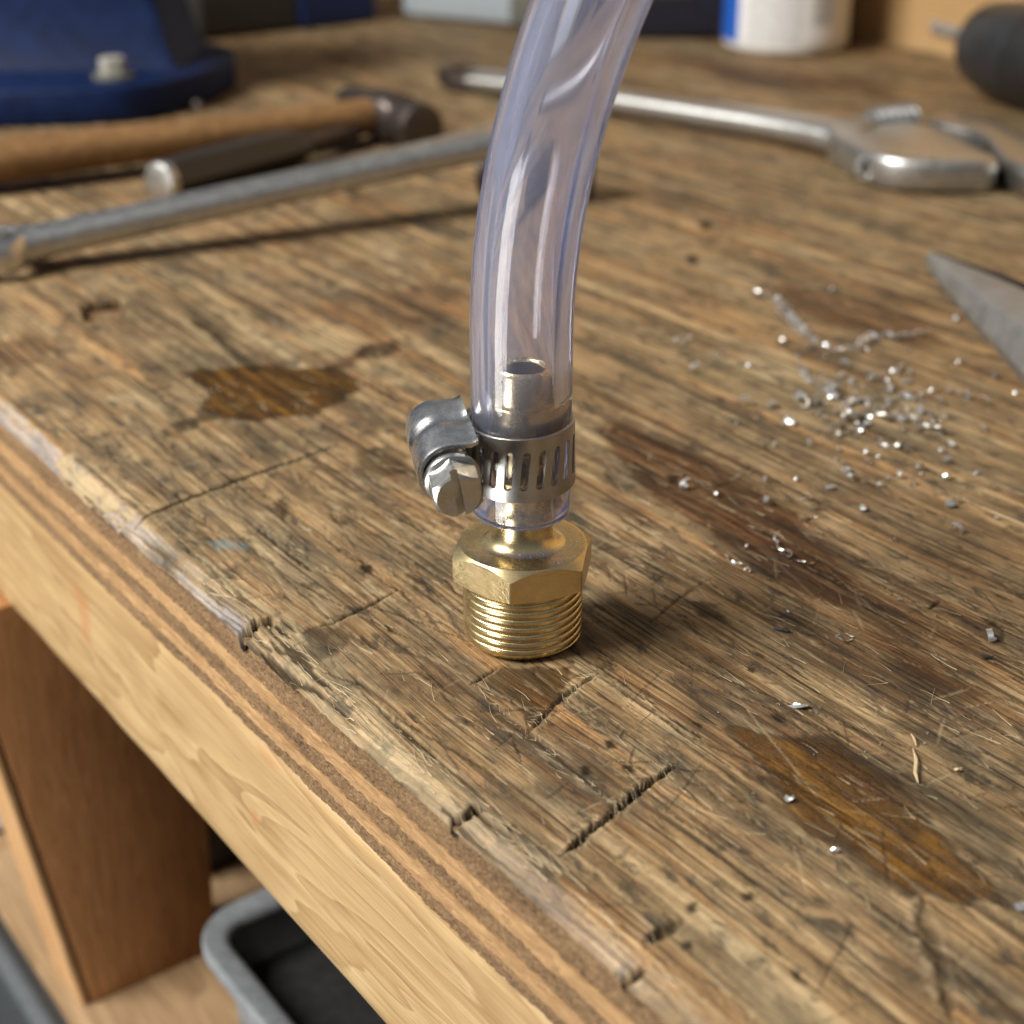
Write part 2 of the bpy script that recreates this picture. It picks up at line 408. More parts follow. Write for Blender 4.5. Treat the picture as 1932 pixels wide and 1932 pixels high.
T_EDGE = -39.5; T_WALL = 528.0; S0, S1 = -330.0, 1050.0
def bench_top(parent):
    ss = spaced(S0, -105.0, 226.0, S1, 0.36, 1.02, 12.0)
    ts = spaced(T_EDGE, T_EDGE, 105.0, T_WALL - 0.5, 0.36, 1.02, 10.0)
    S, T = np.meshgrid(ss, ts, indexing='ij')
    H = np.zeros_like(S); OIL = np.zeros_like(S); DRK = np.zeros_like(S); LGT = np.zeros_like(S); RST = np.zeros_like(S)
    def sub(s0, s1, t0, t1):
        i0, i1 = np.searchsorted(ss, [s0, s1]); j0, j1 = np.searchsorted(ts, [t0, t1])
        return (slice(max(0, i0 - 1), i1 + 1), slice(max(0, j0 - 1), j1 + 1))
    # broad unevenness and raised grain
    H += 0.35 * (fbm(S * 0.012, T * 0.03, 3, 4) - 0.5)
    H += 0.10 * (fbm(S * 0.05, T * 0.9, 5, 4, 0.6) - 0.5)
    H += 0.05 * (fbm(S * 0.5, T * 1.2, 6, 3, 0.6) - 0.5)
    def seg(p0, p1, wd, depth, dark=0.8, lip=0.0, wob=0.25, light=0.0, taper=True, seed=0, rng_=(0.0, 1.0)):
        (a0, b0), (a1, b1) = p0, p1
        pad = wd * 3 + 2.5
        sl = sub(min(a0, a1) - pad, max(a0, a1) + pad, min(b0, b1) - pad, max(b0, b1) + pad)
        s_, t_ = S[sl], T[sl]
        if s_.size == 0: return
        dx, dy = a1 - a0, b1 - b0; L2 = dx * dx + dy * dy + 1e-9; L = math.sqrt(L2)
        f = ((s_ - a0) * dx + (t_ - b0) * dy) / L2
        d = ((s_ - a0) * -dy + (t_ - b0) * dx) / L
        d = d + wob * (fbm(s_ * 0.3 + seed, t_ * 0.3 + seed * 1.7, 21, 3) - 0.5) * 2
        along = smooth(-0.02, 0.06, f) * (1 - smooth(0.9, 1.02, f)) if taper else ((f > 0) & (f < 1)).astype(float)
        gf = rng_[0] + np.clip(f, 0, 1) * (rng_[1] - rng_[0])
        ww = wd * (0.35 + 1.2 * fbm(s_ * 0.7 + 5, t_ * 0.7, 31, 3, 0.7)) * (0.12 + 0.88 * np.sqrt(np.clip(np.sin(np.pi * np.clip(gf, 0, 1)), 0, 1)))
        d = d + 0.35 * wd * (fbm(s_ * 2.2, t_ * 2.2, 37, 2) - 0.5)
        prof = np.clip(1 - np.abs(d) / ww, 0, 1) * along
        H[sl] -= depth * prof
        if dark: DRK[sl] = np.maximum(DRK[sl], np.minimum(1, prof * 1.6) * dark)
        if light: LGT[sl] = np.maximum(LGT[sl], np.minimum(1, prof * 1.6) * light)
        if lip:
            lp = np.exp(-((np.abs(d) - ww * 1.35) / (ww * 0.5)) ** 2) * along * fbm(s_ * 1.4, t_ * 1.4, 33, 3)
            H[sl] += lip * lp
            side = np.exp(-((d - ww * 1.5) / (ww * 0.7)) ** 2) * along * smooth(0.35, 0.7, fbm(s_ * 1.1, t_ * 1.1, 35, 3))
            LGT[sl] = np.maximum(LGT[sl], 0.55 * side)
    def cut(pts, wd, depth, **kw):
        q = [st(*p) for p in pts]
        m_ = len(q) - 1
        for k in range(m_): seg(q[k], q[k + 1], wd, depth, taper=False, seed=pts[0][0], rng_=(k / m_, (k + 1) / m_), **kw)
    def blob(dst, poly, amt, soft, rag=1.5, freq=0.25, stretch=3.0, gain=None, seed=40):
        q = [st(*p) for p in poly]; pad = soft * 2 + rag * 2
        sl = sub(min(p[0] for p in q) - pad, max(p[0] for p in q) + pad, min(p[1] for p in q) - pad, max(p[1] for p in q) + pad)
        s_, t_ = S[sl].copy(), T[sl].copy()
        if s_.size == 0: return
        s2 = s_ + rag * stretch * (fbm(s_ * freq / stretch, t_ * freq, seed, 4, 0.6) - 0.5) * 2
        t2 = t_ + rag * (fbm(s_ * freq / stretch, t_ * freq, seed + 3, 4, 0.6) - 0.5) * 2
        ins = np.zeros(s_.shape, bool); dm = np.full(s_.shape, 1e9)
        n_ = len(q)
        for k in range(n_):
            (a0, b0), (a1, b1) = q[k], q[(k + 1) % n_]
            c = ((b0 > t2) != (b1 > t2)) & (s2 < (a1 - a0) * (t2 - b0) / (b1 - b0 + 1e-12) + a0); ins ^= c
            dx, dy = a1 - a0, b1 - b0; f = np.clip(((s2 - a0) * dx + (t2 - b0) * dy) / (dx * dx + dy * dy + 1e-9), 0, 1)
            dm = np.minimum(dm, np.hypot(s2 - a0 - f * dx, t2 - b0 - f * dy))
        sd = np.where(ins, -dm, dm)
        msk = amt * (1 - smooth(-soft, soft, sd))
        if gain is not None: msk = msk * smooth(gain, gain + 0.35, fbm(s_ * 0.06, t_ * 0.6, seed + 9, 4, 0.6))
        dst[sl] = np.maximum(dst[sl], msk)
    # ---- oil spills and stains
    blob(OIL, [(350, 705), (470, 688), (540, 695), (610, 690), (668, 715), (665, 745), (600, 775), (520, 792), (440, 790), (385, 775), (400, 740)], 1.0, 0.9, 2.4, 0.3, 1.5, seed=41)
    blob(DRK, [(480, 690), (560, 700), (590, 735), (560, 770), (500, 730)], 0.45, 2.0, 2.0, 0.3, 1.5, seed=44)
    blob(DRK, [(360, 600), (378, 604), (412, 628), (440, 652), (480, 682), (505, 700), (480, 706), (430, 668), (396, 634), (364, 612)], 0.8, 0.8, 1.0, 0.4, 1.0, seed=45)
    cut([(640, 700), (680, 672), (700, 660)], 1.0, 0.05, dark=0.3, wob=1.0)
    blob(DRK, [(665, 668), (700, 648), (755, 645), (760, 660), (715, 678)], 0.7, 1.2, 1.5, 0.3, 1.2, seed=47)
    blob(DRK, [(300, 815), (345, 790), (400, 772), (420, 785), (370, 806), (330, 828), (302, 830)], 0.75, 1.4, 2.2, 0.35, 1.2, gain=0.15, seed=46)
    blob(DRK, [(560, 695), (620, 692), (668, 716), (662, 745), (610, 768), (575, 740)], 0.35, 2.0, 2.0, 0.25, 1.5, seed=48)
    blob(RST, [(610, 700), (660, 672), (700, 655), (690, 672), (640, 700)], 0.9, 1.5, 1.5, 0.3, 1.5, seed=49)
    blob(OIL, [(1400, 1385), (1480, 1392), (1580, 1405), (1690, 1470), (1740, 1540), (1800, 1610), (1885, 1700), (1830, 1718), (1700, 1672), (1580, 1592), (1495, 1530), (1430, 1460)], 1.0, 1.2, 2.6, 0.2, 2.2, gain=0.0, seed=51)
    blob(OIL, [(945, 1262), (1075, 1262), (1060, 1320), (1020, 1370), (985, 1335), (925, 1300)], 0.75, 1.0, 1.2, 0.3, 1.5, seed=55)
    blob(RST, [(1120, 812), (1190, 800), (1330, 860), (1480, 960), (1600, 1080), (1640, 1150), (1500, 1120), (1350, 1020), (1230, 930)], 1.0, 2.2, 3.0, 0.15, 4.0, gain=0.05, seed=57)
    blob(DRK, [(1330, 880), (1420, 900), (1520, 1010), (1560, 1090), (1450, 1030)], 0.45, 2.5, 3.0, 0.2, 4.0, gain=0.3, seed=59)
    blob(RST, [(1420, 540), (1560, 545), (1740, 600), (1770, 640), (1600, 620)], 0.75, 3.0, 5.0, 0.08, 4.0, seed=61)
    blob(RST, [(560, 575), (700, 545), (860, 550), (880, 600), (700, 635)], 0.55, 5.0, 5.0, 0.08, 2.0, seed=63)
    blob(RST, [(-60, 660), (60, 630), (120, 655), (60, 690), (-60, 700)], 0.7, 3.0, 3.0, 0.15, 2.0, seed=65)
    blob(RST, [(1260, 105), (1500, 130), (1640, 165), (1660, 185), (1400, 160)], 0.8, 6.0, 8.0, 0.04, 3.0, seed=67)
    blob(DRK, [(680, 850), (730, 838), (775, 860), (770, 890), (720, 905), (675, 885)], 0.6, 1.5, 1.5, 0.3, 1.2, seed=69)
    blob(DRK, [(515, 955), (535, 935), (550, 960), (530, 985)], 0.75, 0.8, 1.0, 0.4, 1.0, seed=71)
    blob(DRK, [(1300, 1135), (1360, 1140), (1370, 1170), (1310, 1165)], 0.6, 1.0, 1.5, 0.3, 2.0, seed=72)
    blob(DRK, [(570, 1185), (650, 1180), (660, 1215), (610, 1245), (580, 1220)], 0.6, 1.0, 1.4, 0.3, 2.0, seed=73)
    for poly, a_, sd_ in (([(1180, 1010), (1420, 1090), (1500, 1140), (1300, 1090)], 0.35, 75), ([(1480, 1300), (1932, 1420), (1960, 1560), (1800, 1480)], 0.45, 77),
                          ([(1750, 1500), (1980, 1520), (1980, 1700), (1850, 1640)], 0.5, 79), ([(1100, 1140), (1250, 1190), (1400, 1260), (1200, 1230)], 0.3, 81),
                          ([(1380, 1420), (1480, 1480), (1560, 1580), (1440, 1530)], 0.5, 83), ([(700, 1000), (840, 1040), (860, 1100), (740, 1060)], 0.35, 85),
                          ([(0, 560), (300, 540), (560, 600), (300, 640)], 0.28, 87), ([(260, 660), (420, 700), (520, 860), (340, 800)], 0.3, 89),
                          ([(1140, 1500), (1260, 1600), (1360, 1720), (1240, 1660)], 0.3, 91), ([(1000, 1390), (1060, 1400), (1120, 1480), (1040, 1460)], 0.35, 93),
                          ([(100, 600), (420, 640), (700, 690), (420, 690)], 0.3, 95), ([(1450, 1380), (1880, 1500), (1900, 1560), (1650, 1480)], 0.4, 97)):
        blob(DRK, poly, a_, 2.5, 4.0, 0.12, 4.0, gain=0.25, seed=sd_)
    blob(RST, [(1100, 700), (1500, 850), (1932, 1060), (2050, 1300), (1932, 1440), (1500, 1260), (1150, 1120), (1110, 900)], 0.42, 9.0, 12.0, 0.04, 4.0, gain=0.22, seed=131)
    blob(RST, [(1100, 1150), (1300, 1180), (1700, 1380), (1960, 1500), (1960, 1750), (1700, 1500), (1300, 1330)], 0.45, 6.0, 9.0, 0.05, 4.0, gain=0.22, seed=133)
    blob(RST, [(560, 1120), (700, 1130), (860, 1230), (1000, 1400), (900, 1420), (700, 1280)], 0.45, 4.0, 6.0, 0.08, 3.0, gain=0.25, seed=135)
    for poly, a_, sd_ in (([(1130, 815), (1250, 830), (1420, 930), (1560, 1060), (1700, 1180), (1500, 1110), (1300, 990)], 0.55, 141), ([(1500, 1150), (1932, 1260), (1980, 1380), (1700, 1300)], 0.45, 143), ([(1180, 1040), (1330, 1080), (1480, 1170), (1300, 1130)], 0.5, 145),
                          ([(1250, 640), (1500, 720), (1750, 850), (1500, 790)], 0.35, 147), ([(1080, 1130), (1240, 1150), (1360, 1210), (1200, 1220)], 0.35, 149), ([(860, 1420), (980, 1470), (1080, 1580), (980, 1540)], 0.4, 151), ([(520, 900), (700, 960), (840, 1080), (660, 1020)], 0.4, 153), ([(200, 700), (330, 740), (400, 860), (280, 800)], 0.4, 155)):
        blob(DRK, poly, a_, 2.5, 5.0, 0.1, 4.0, gain=0.38, seed=sd_)
    tj = st(1600, 398)[1]; seg((-60, tj), (560, tj + 1.5), 1.3, 0.2, dark=0, light=0.6, wob=0.8, seed=3); seg((-60, tj - 1.6), (560, tj), 0.6, 0.3, dark=0.4, wob=0.8, seed=5)
    # ---- saw and knife cuts
    cut([(247, 988), (330, 950), (400, 925), (470, 898), (560, 868), (640, 838)], 1.0, 1.0, dark=0.85, lip=0.15)
    cut([(572, 1192), (640, 1168), (700, 1140), (752, 1112)], 0.6, 0.6, dark=0.8, lip=0.05)
    cut([(1058, 1614), (1110, 1570), (1165, 1525), (1220, 1480), (1278, 1440)], 1.0, 1.2, dark=0.9, lip=0.45, wob=0.35)
    cut([(888, 1290), (940, 1258)], 0.5, 0.6, dark=0.85, lip=0.05)
    cut([(880, 1285), (935, 1330), (1000, 1385), (1080, 1450), (1170, 1530)], 0.4, 0.35, dark=0.6)
    cut([(985, 1395), (1045, 1330), (1090, 1295), (1130, 1268)], 0.6, 0.55, dark=0.7, lip=0.25)
    cut([(1130, 1268), (1200, 1315), (1290, 1385), (1400, 1460)], 0.45, 0.35, dark=0.6, lip=0.15)
    cut([(1225, 1175), (1280, 1130), (1345, 1088)], 0.5, 0.4, dark=0.6)
    cut([(930, 1415), (985, 1370)], 0.2, 0.3, dark=0.6)
    cut([(735, 1470), (775, 1440)], 0.22, 0.4, dark=0.7)
    cut([(1565, 1010), (1640, 1040)], 0.25, 0.3, dark=0.5)
    cut([(1290, 905), (1350, 918), (1390, 905)], 0.7, 0.4, dark=0.7, wob=0.8)
    cut([(1750, 1150), (1775, 1130)], 0.5, 0.5, dark=0.9); cut([(1765, 1160), (1790, 1172)], 0.4, 0.4, dark=0.8)
    cut([(1735, 1690), (1748, 1740), (1765, 1800), (1800, 1932)], 1.5, 0.45, dark=0.45, lip=0.22, wob=0.8)
    cut([(1780, 1860), (1820, 1800), (1850, 1770)], 0.25, 0.3, dark=0.3, light=0.2)
    for p in ((690, 1075), (1330, 425), (1305, 490), (1105, 1455), (1150, 1405), (1185, 1450), (1270, 905), (1305, 1710), (1410, 1690), (1295, 1785)):
        x, y = p; blob(DRK, [(x - 12, y - 8), (x + 8, y - 9), (x + 13, y + 7), (x - 6, y + 9)], 0.9, 0.5, 0.6, 0.6, 1.0, seed=int(x))
    # mortise-like slot through the top
    blobm = np.zeros_like(S); blob(blobm, [(154, 573), (226, 565), (234, 592), (164, 606)], 1.0, 0.8, 0.5, 0.4, 1.0, seed=99)
    H -= 9.0 * blobm; DRK[:] = np.maximum(DRK, blobm * 0.95)  # shade inside the slot also painted near-black through the dark mask
    # ---- random hairline scratches, mostly with the grain
    rng = random.Random(3)
    for k in range(1500):
        u = rng.random()
        a0 = rng.uniform(-100, 125) if u < 0.8 else rng.uniform(-150, 300); b0 = rng.uniform(-36, 80) if u < 0.8 else rng.uniform(-30, 200)
        ang = rng.gauss(0, 0.16) if rng.random() < 0.72 else rng.uniform(-1.5, 1.5)
        ln = rng.uniform(2, 9) if rng.random() < 0.75 else rng.uniform(9, 34)
        li = rng.random() < 0.42
        if abs(ang) > 0.4: ln = min(ln, 9.0) if li else min(ln, 16.0)
        seg((a0, b0), (a0 + ln * math.cos(ang), b0 + ln * math.sin(ang)), rng.uniform(0.22, 0.42), rng.uniform(0.04, 0.18), dark=0 if li else rng.uniform(0.3, 0.75),
            light=rng.uniform(0.25, 0.6) if li else 0, wob=rng.uniform(0.1, 0.5), seed=k)
    # drying cracks that run with the grain
    for k in range(95):
        a0 = rng.uniform(-110, 220); b0 = rng.uniform(-34, 130); ln = rng.uniform(10, 60); sl_ = rng.gauss(0, 0.02)
        seg((a0, b0), (a0 + ln, b0 + ln * sl_), rng.uniform(0.28, 0.5), rng.uniform(0.15, 0.4), dark=rng.uniform(0.5, 0.9), wob=rng.uniform(0.3, 1.0), seed=k * 3 + 1, lip=0.08)
    # dark flecks and dents
    for k in range(260):
        a0 = rng.uniform(-100, 200); b0 = rng.uniform(-36, 130); r0 = rng.choice([0.3, 0.4, 0.5, 0.7, 1.0]); st_ = rng.uniform(1.2, 4.5)
        sl = sub(a0 - r0 * st_ * 2, a0 + r0 * st_ * 2, b0 - r0 * 2, b0 + r0 * 2); s_, t_ = S[sl], T[sl]
        if s_.size == 0: continue
        d = np.hypot((s_ - a0) / st_, t_ - b0) + r0 * 1.1 * (fbm(s_ * 1.1, t_ * 2.2, k, 3) - 0.5)
        mk = 1 - smooth(r0 * 0.4, r0, d); DRK[sl] = np.maximum(DRK[sl], mk * rng.uniform(0.35, 0.85)); H[sl] -= mk * 0.12
    # ---- worn, rounded front edge
    wv_ = 2.6 * (fbm(S * 0.03, S * 0 + 2.0, 61, 4) - 0.5) + 1.6 * (fbm(S * 0.2, T * 0.3 + 9.0, 63, 4, 0.65) - 0.5)
    dd = np.clip((T_EDGE + 3.9 + wv_ - T) / 3.9, 0, 1.4)
    H -= 2.9 * dd ** 1.35 * (1 + 0.15 * (fbm(S * 0.1, T * 1.0, 67, 3) - 0.5))
    bev = smooth(0.05, 0.25, dd)
    sn1 = st(470, 1175)[0]; sn2 = st(870, 1525)[0]; sn3 = st(1240, 1790)[0]; sn0 = st(110, 870)[0]
    # planed strip, window sheen painted grey-white, left of first notch; splintered bare veneer right of it
    DRK *= (1 - 0.75 * bev)
    SHEEN = bev * np.where(S > sn1, 0.8, 0.28 * smooth(-20, 12, sn2 - S) *  smooth(0.35, 0.6, fbm(S * 0.03, T * 0.2, 69, 3))) * smooth(0.30, 0.58, fbm(S * 0.06, T * 0.8, 71, 5, 0.65))
    spl = smooth(-1.5, 1.5, (T_EDGE + 8.5 + 3.0 * (fbm(S * 0.06, S * 0 + 4, 73, 3) - 0.5)) - T) * (S < sn1) * smooth(sn2 - 26, sn2 + 6, S + 10 * (fbm(S * 0.1, T * 0.8, 101, 3) - 0.5))
    LGT[:] = np.maximum(LGT, spl * 0.5 * smooth(0.3, 0.65, fbm(S * 0.06, T * 1.1, 75, 4, 0.6)))
    H -= spl * 0.5 * (fbm(S * 0.08, T * 1.3, 77, 4, 0.6))
    splg = spl * smooth(0.60, 0.66, fbm(S * 0.05, T * 0.9, 79, 4, 0.6)); DRK[:] = np.maximum(DRK, splg * 0.8); H -= splg * 0.5
    def notch(sc, tc0, tc1, wd, depth, seed):
        sl = sub(sc - 8, sc + 8, T_EDGE - 1, tc1 + 3); s_, t_ = S[sl], T[sl]
        d = np.abs(s_ - sc + 0.25 * (t_ - tc0) + 1.6 * (fbm(s_ * 0.25, t_ * 1.1 + seed, seed, 4, 0.65) - 0.5)) / (wd * (0.5 + fbm(s_ * 0.8, t_ * 0.5, seed + 2, 3)))
        mk = np.clip(1.25 - d, 0, 1) * (1 - smooth(tc1 - 1.2, tc1 + 0.6, t_))
        H[sl] -= depth * smooth(0.0, 0.8, mk); DRK[sl] = np.maximum(DRK[sl], smooth(0.25, 0.8, mk) * 0.92)
        SHEEN[sl] *= (1 - smooth(0.1, 0.5, mk)); LGT[sl] *= (1 - smooth(0.1, 0.5, mk))
    notch(sn1, T_EDGE, T_EDGE + 6.5, 1.25, 2.6, 81)
    notch(sn2, T_EDGE, T_EDGE + 5.2, 1.0, 2.0, 83)
    notch(sn3, T_EDGE, T_EDGE + 3.0, 0.7, 1.2, 85)
    # gouge at lower right
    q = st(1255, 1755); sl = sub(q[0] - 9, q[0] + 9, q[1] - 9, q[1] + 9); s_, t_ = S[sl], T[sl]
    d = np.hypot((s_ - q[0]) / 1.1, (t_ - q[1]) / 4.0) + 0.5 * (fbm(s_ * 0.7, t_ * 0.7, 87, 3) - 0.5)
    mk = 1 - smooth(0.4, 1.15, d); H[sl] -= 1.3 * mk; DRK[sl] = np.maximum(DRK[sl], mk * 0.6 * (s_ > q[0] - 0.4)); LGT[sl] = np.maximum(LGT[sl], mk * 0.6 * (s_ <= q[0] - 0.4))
    # torn pale patch on the edge further left
    sl = sub(sn0 - 34, sn0 + 3, T_EDGE - 1, T_EDGE + 7); s_, t_ = S[sl], T[sl]
    mk = smooth(0.4, 0.6, fbm(s_ * 0.12, t_ * 0.4, 89, 4)) * (1 - smooth(T_EDGE + 3.5, T_EDGE + 6.5, t_)); LGT[sl] = np.maximum(LGT[sl], mk * 0.8); H[sl] -= 0.6 * mk; SHEEN[sl] *= 1 - mk
    # blue paint speck
    PAINT = np.zeros_like(S); blob(PAINT, [(398, 1022), (430, 1016), (465, 1028), (455, 1040), (410, 1036)], 0.5, 0.8, 1.2, 0.5, 2.0, gain=0.2, seed=121)
    global HMAP; HMAP = (ss, ts, H)
    # ---- mesh: top sheet with a front lip that drops to the first ply
    ns, ntt = S.shape
    co = np.stack([S, T, H], -1).reshape(-1, 3)
    lip = np.stack([ss, np.full(ns, T_EDGE), np.minimum(H[:, 0] - 0.05, -3.05)], -1)
    co = np.concatenate([co, lip]) * MM
    idx = np.arange(ns * ntt).reshape(ns, ntt)
    a_, b_, c_, d_ = idx[:-1, :-1], idx[:-1, 1:], idx[1:, 1:], idx[1:, :-1]
    quads = np.stack([a_, b_, c_, d_], -1).reshape(-1, 4)
    li = ns * ntt + np.arange(ns)
    q2 = np.stack([li[:-1], idx[:-1, 0], idx[1:, 0], li[1:]], -1)
    quads = np.concatenate([quads, q2])
    # bench frame maps (s,t) -> world through a rotation; x = along edge would mirror, so store local x = -s
    co[:, 0] *= -1
    me = bpy.data.meshes.new('bench_top')
    me.vertices.add(len(co)); me.vertices.foreach_set('co', co.ravel().astype(np.float32))
    nq = len(quads); me.loops.add(nq * 4); me.loops.foreach_set('vertex_index', quads.ravel().astype(np.int32))
    me.polygons.add(nq); me.polygons.foreach_set('loop_start', np.arange(0, nq * 4, 4, dtype=np.int32))
    me.update(calc_edges=True)
    me.polygons.foreach_set('use_smooth', np.ones(nq, bool))
    def attr(nm, chans):
        a = me.attributes.new(nm, 'FLOAT_COLOR', 'POINT')
        arr = np.zeros((len(co), 4), np.float32)
        for k, c in enumerate(chans):
            arr[:ns * ntt, k] = c.ravel(); arr[ns * ntt:, k] = c[:, 0]
        a.data.foreach_set('color', arr.ravel())
    attr('wear_shade', [OIL, DRK, LGT, RST]); attr('wear_sheen', [SHEEN, PAINT, spl, bev])
    me.update()
    o = obj('bench_top', me, M['bench'], parent)
    return o

# worn bench surface material
m, n, b = mat('bench_wood'); g = G(n)
warp = g.noise(g.coord((0.006, 0.02, 0)), 1.0, 3, 0.5)
def gcoord(fx, fy, k=0.0):
    v = g.coord((fx, fy, 0.0))
    cb = g.node('ShaderNodeVectorMath', operation='ADD'); cx = g.node('ShaderNodeCombineXYZ')
    g.link(g.math('MULTIPLY', warp, k), cx.inputs[1]); g.link(v, cb.inputs[0]); g.link(cx.outputs[0], cb.inputs[1]); return cb.outputs[0]
gA = g.noise(gcoord(0.0045, 0.22, 2.6), 1.0, 5, 0.62)
gB = g.noise(gcoord(0.012, 1.15, 14.0), 1.0, 5, 0.68)
gC = g.noise(gcoord(0.06, 3.4, 41.0), 1.0, 3, 0.6)
fuzz = g.noise(g.coord((0.7, 0.9, 0)), 1.0, 5, 0.7, 1.6)
blA = g.noise(g.coord((0.011, 0.022, 0), loc=(3, 1, 0)), 1.0, 5, 0.62)
blB = g.noise(g.coord((0.035, 0.085, 0), loc=(7, 2, 0)), 1.0, 6, 0.66, 0.4)
blC = g.noise(g.coord((0.05, 0.16, 0), loc=(1, 9, 0)), 1.0, 6, 0.7, 0.6)
t = g.math('ADD', g.math('ADD', g.math('MULTIPLY', gA, 0.34), g.math('MULTIPLY', gB, 0.36)), g.math('ADD', g.math('MULTIPLY', gC, 0.16), g.math('MULTIPLY', fuzz, 0.14)))
base = g.ramp(t, [(0.40, (0.028, 0.018, 0.010)), (0.46, (0.145, 0.094, 0.048)), (0.53, (0.310, 0.216, 0.118)), (0.61, (0.50, 0.395, 0.250))])
# broad tone: bleached, handled zones against dirt-dark ones
tone = g.noise(g.coord((0.016, 0.034, 0), loc=(11, 5, 0)), 1.0, 6, 0.62, 0.3)
base = g.mix(g.ramp(tone, [(0.53, 0.0), (0.66, 0.78)]), base, g.mix(1.0, base, (0.34, 0.31, 0.29), 'MULTIPLY'))
base = g.mix(g.ramp(tone, [(0.33, 0.42), (0.44, 0.0)]), base, (0.43, 0.35, 0.225))
# weathered grey against warm brown
wm = g.ramp(blA, [(0.38, 0.0), (0.62, 1.0)])
base = g.mix(g.math('MULTIPLY', wm, 0.45), base, g.mix(1.0, base, (1.0, 0.72, 0.48), 'MULTIPLY'))
org = g.math('MULTIPLY', g.ramp(g.noise(gcoord(0.005, 0.14, 1.7), 1.0, 5, 0.65), [(0.52, 0.0), (0.62, 1.0)]), 0.42)
base = g.mix(org, base, g.mix(1.0, base, (1.22, 0.80, 0.46), 'MULTIPLY'))
gr = g.ramp(blB, [(0.47, 0.0), (0.60, 1.0)])
grf = g.math('MULTIPLY', gr, g.ramp(gB, [(0.62, 1.0), (0.38, 0.25)] [::-1]))
base = g.mix(g.math('MULTIPLY', grf, 0.8), base, (0.042, 0.037, 0.029))
pale = g.ramp(blC, [(0.50, 0.0), (0.64, 1.0)])
base = g.mix(g.math('MULTIPLY', g.math('MULTIPLY', pale, g.ramp(gB, [(0.42, 0.0), (0.62, 1.0)])), 0.6), base, (0.50, 0.385, 0.24))
stk = g.noise(gcoord(0.007, 0.5, 6.0), 1.0, 6, 0.7)
base = g.mix(g.math('MULTIPLY', g.ramp(stk, [(0.54, 0.0), (0.63, 1.0)]), 0.78), base, (0.026, 0.016, 0.009))
mould = g.ramp(g.noise(g.coord((0.10, 0.21, 0), loc=(4, 4, 0)), 1.0, 7, 0.72, 0.5), [(0.535, 0.0), (0.63, 1.0)])
base = g.mix(g.math('MULTIPLY', mould, 0.75), base, (0.026, 0.024, 0.020))
pores = g.ramp(gC, [(0.33, 1.0), (0.43, 0.0)])
base = g.mix(g.math('MULTIPLY', pores, 0.6), base, (0.02, 0.013, 0.009))
base = g.mix(1.0, base, (1.0, 1.005, 0.925), 'MULTIPLY')
wa = g.node('ShaderNodeAttribute'); wa.attribute_name = 'wear_shade'; ws = g.node('ShaderNodeSeparateColor'); g.link(wa.outputs['Color'], ws.inputs[0])
wb = g.node('ShaderNodeAttribute'); wb.attribute_name = 'wear_sheen'; wsb = g.node('ShaderNodeSeparateColor'); g.link(wb.outputs['Color'], wsb.inputs[0])
OILs, DRKs, LGTs, RSTs = ws.outputs[0], ws.outputs[1], ws.outputs[2], wa.outputs['Alpha']
base = g.mix(g.math('MULTIPLY', RSTs, 0.95), base, g.mix(1.0, base, (0.36, 0.235, 0.150), 'MULTIPLY'))
wet = g.mix(g.ramp(g.math('ADD', g.math('MULTIPLY', gB, 0.5), g.math('MULTIPLY', blC, 0.5)), [(0.42, 0.0), (0.56, 1.0)]), (0.11, 0.064, 0.020), (0.50, 0.315, 0.036))
oilc = g.mix(1.0, g.mix(0.30, base, (0.30, 0.205, 0.11)), wet, 'MULTIPLY')
base = g.mix(g.math('MULTIPLY', OILs, 0.96), base, oilc)
rim_ = g.math('MULTIPLY', g.math('MULTIPLY', OILs, g.math('SUBTRACT', 1.0, OILs)), 2.2, True)
base = g.mix(rim_, base, (0.009, 0.005, 0.002))
base = g.mix(g.math('MULTIPLY', LGTs, g.math('ADD', 0.35, g.math('MULTIPLY', gB, 0.7)), True), base, (0.38, 0.30, 0.175))
base = g.mix(g.math('MULTIPLY', g.math('MULTIPLY', wsb.outputs[0], g.ramp(gB, [(0.36, 0.25), (0.58, 1.0)])), 0.6), base, (0.33, 0.325, 0.34))  # bluish window sheen of the bevel mixed into the base colour
base = g.mix(g.math('MULTIPLY', wsb.outputs[1], 0.8), base, (0.10, 0.22, 0.27))
base = g.mix(DRKs, base, (0.008, 0.006, 0.004))
g.put(b.inputs['Base Color'], base)
rg = g.math('ADD', 0.68, g.math('MULTIPLY', g.math('SUBTRACT', fuzz, 0.5), 0.5))
rg = g.math('SUBTRACT', rg, g.math('MULTIPLY', OILs, 0.42)); rg = g.math('SUBTRACT', rg, g.math('MULTIPLY', wsb.outputs[0], 0.10))
g.link(rg, b.inputs['Roughness']); g.link(g.math('SUBTRACT', 0.24, g.math('ADD', g.math('MULTIPLY', OILs, -0.06), g.math('MULTIPLY', DRKs, 0.20)), True), b.inputs['Specular IOR Level'])
nn = g.bump(gB, 0.55, 0.0005); nn = g.bump(gC, 0.6, 0.00025, nn); nn = g.bump(fuzz, 0.45, 0.0003, nn)
g.link(nn, b.inputs['Normal'])
M['bench'] = m

# ------------------------------------------------------------------ the workbench
bench = tag(empty('workbench'), 'worn wooden workbench with scratched stained top, plywood edge and pale pine apron', 'workbench')
RB = Matrix.Rotation(math.atan2(-E.y, -E.x), 4, 'Z')        # local x = -E (towards the viewer along the edge), local y = N
def bst(s_, t_, z_): return Vector((-s_, t_, z_))
top = bench_top(bench); top.matrix_local = RB

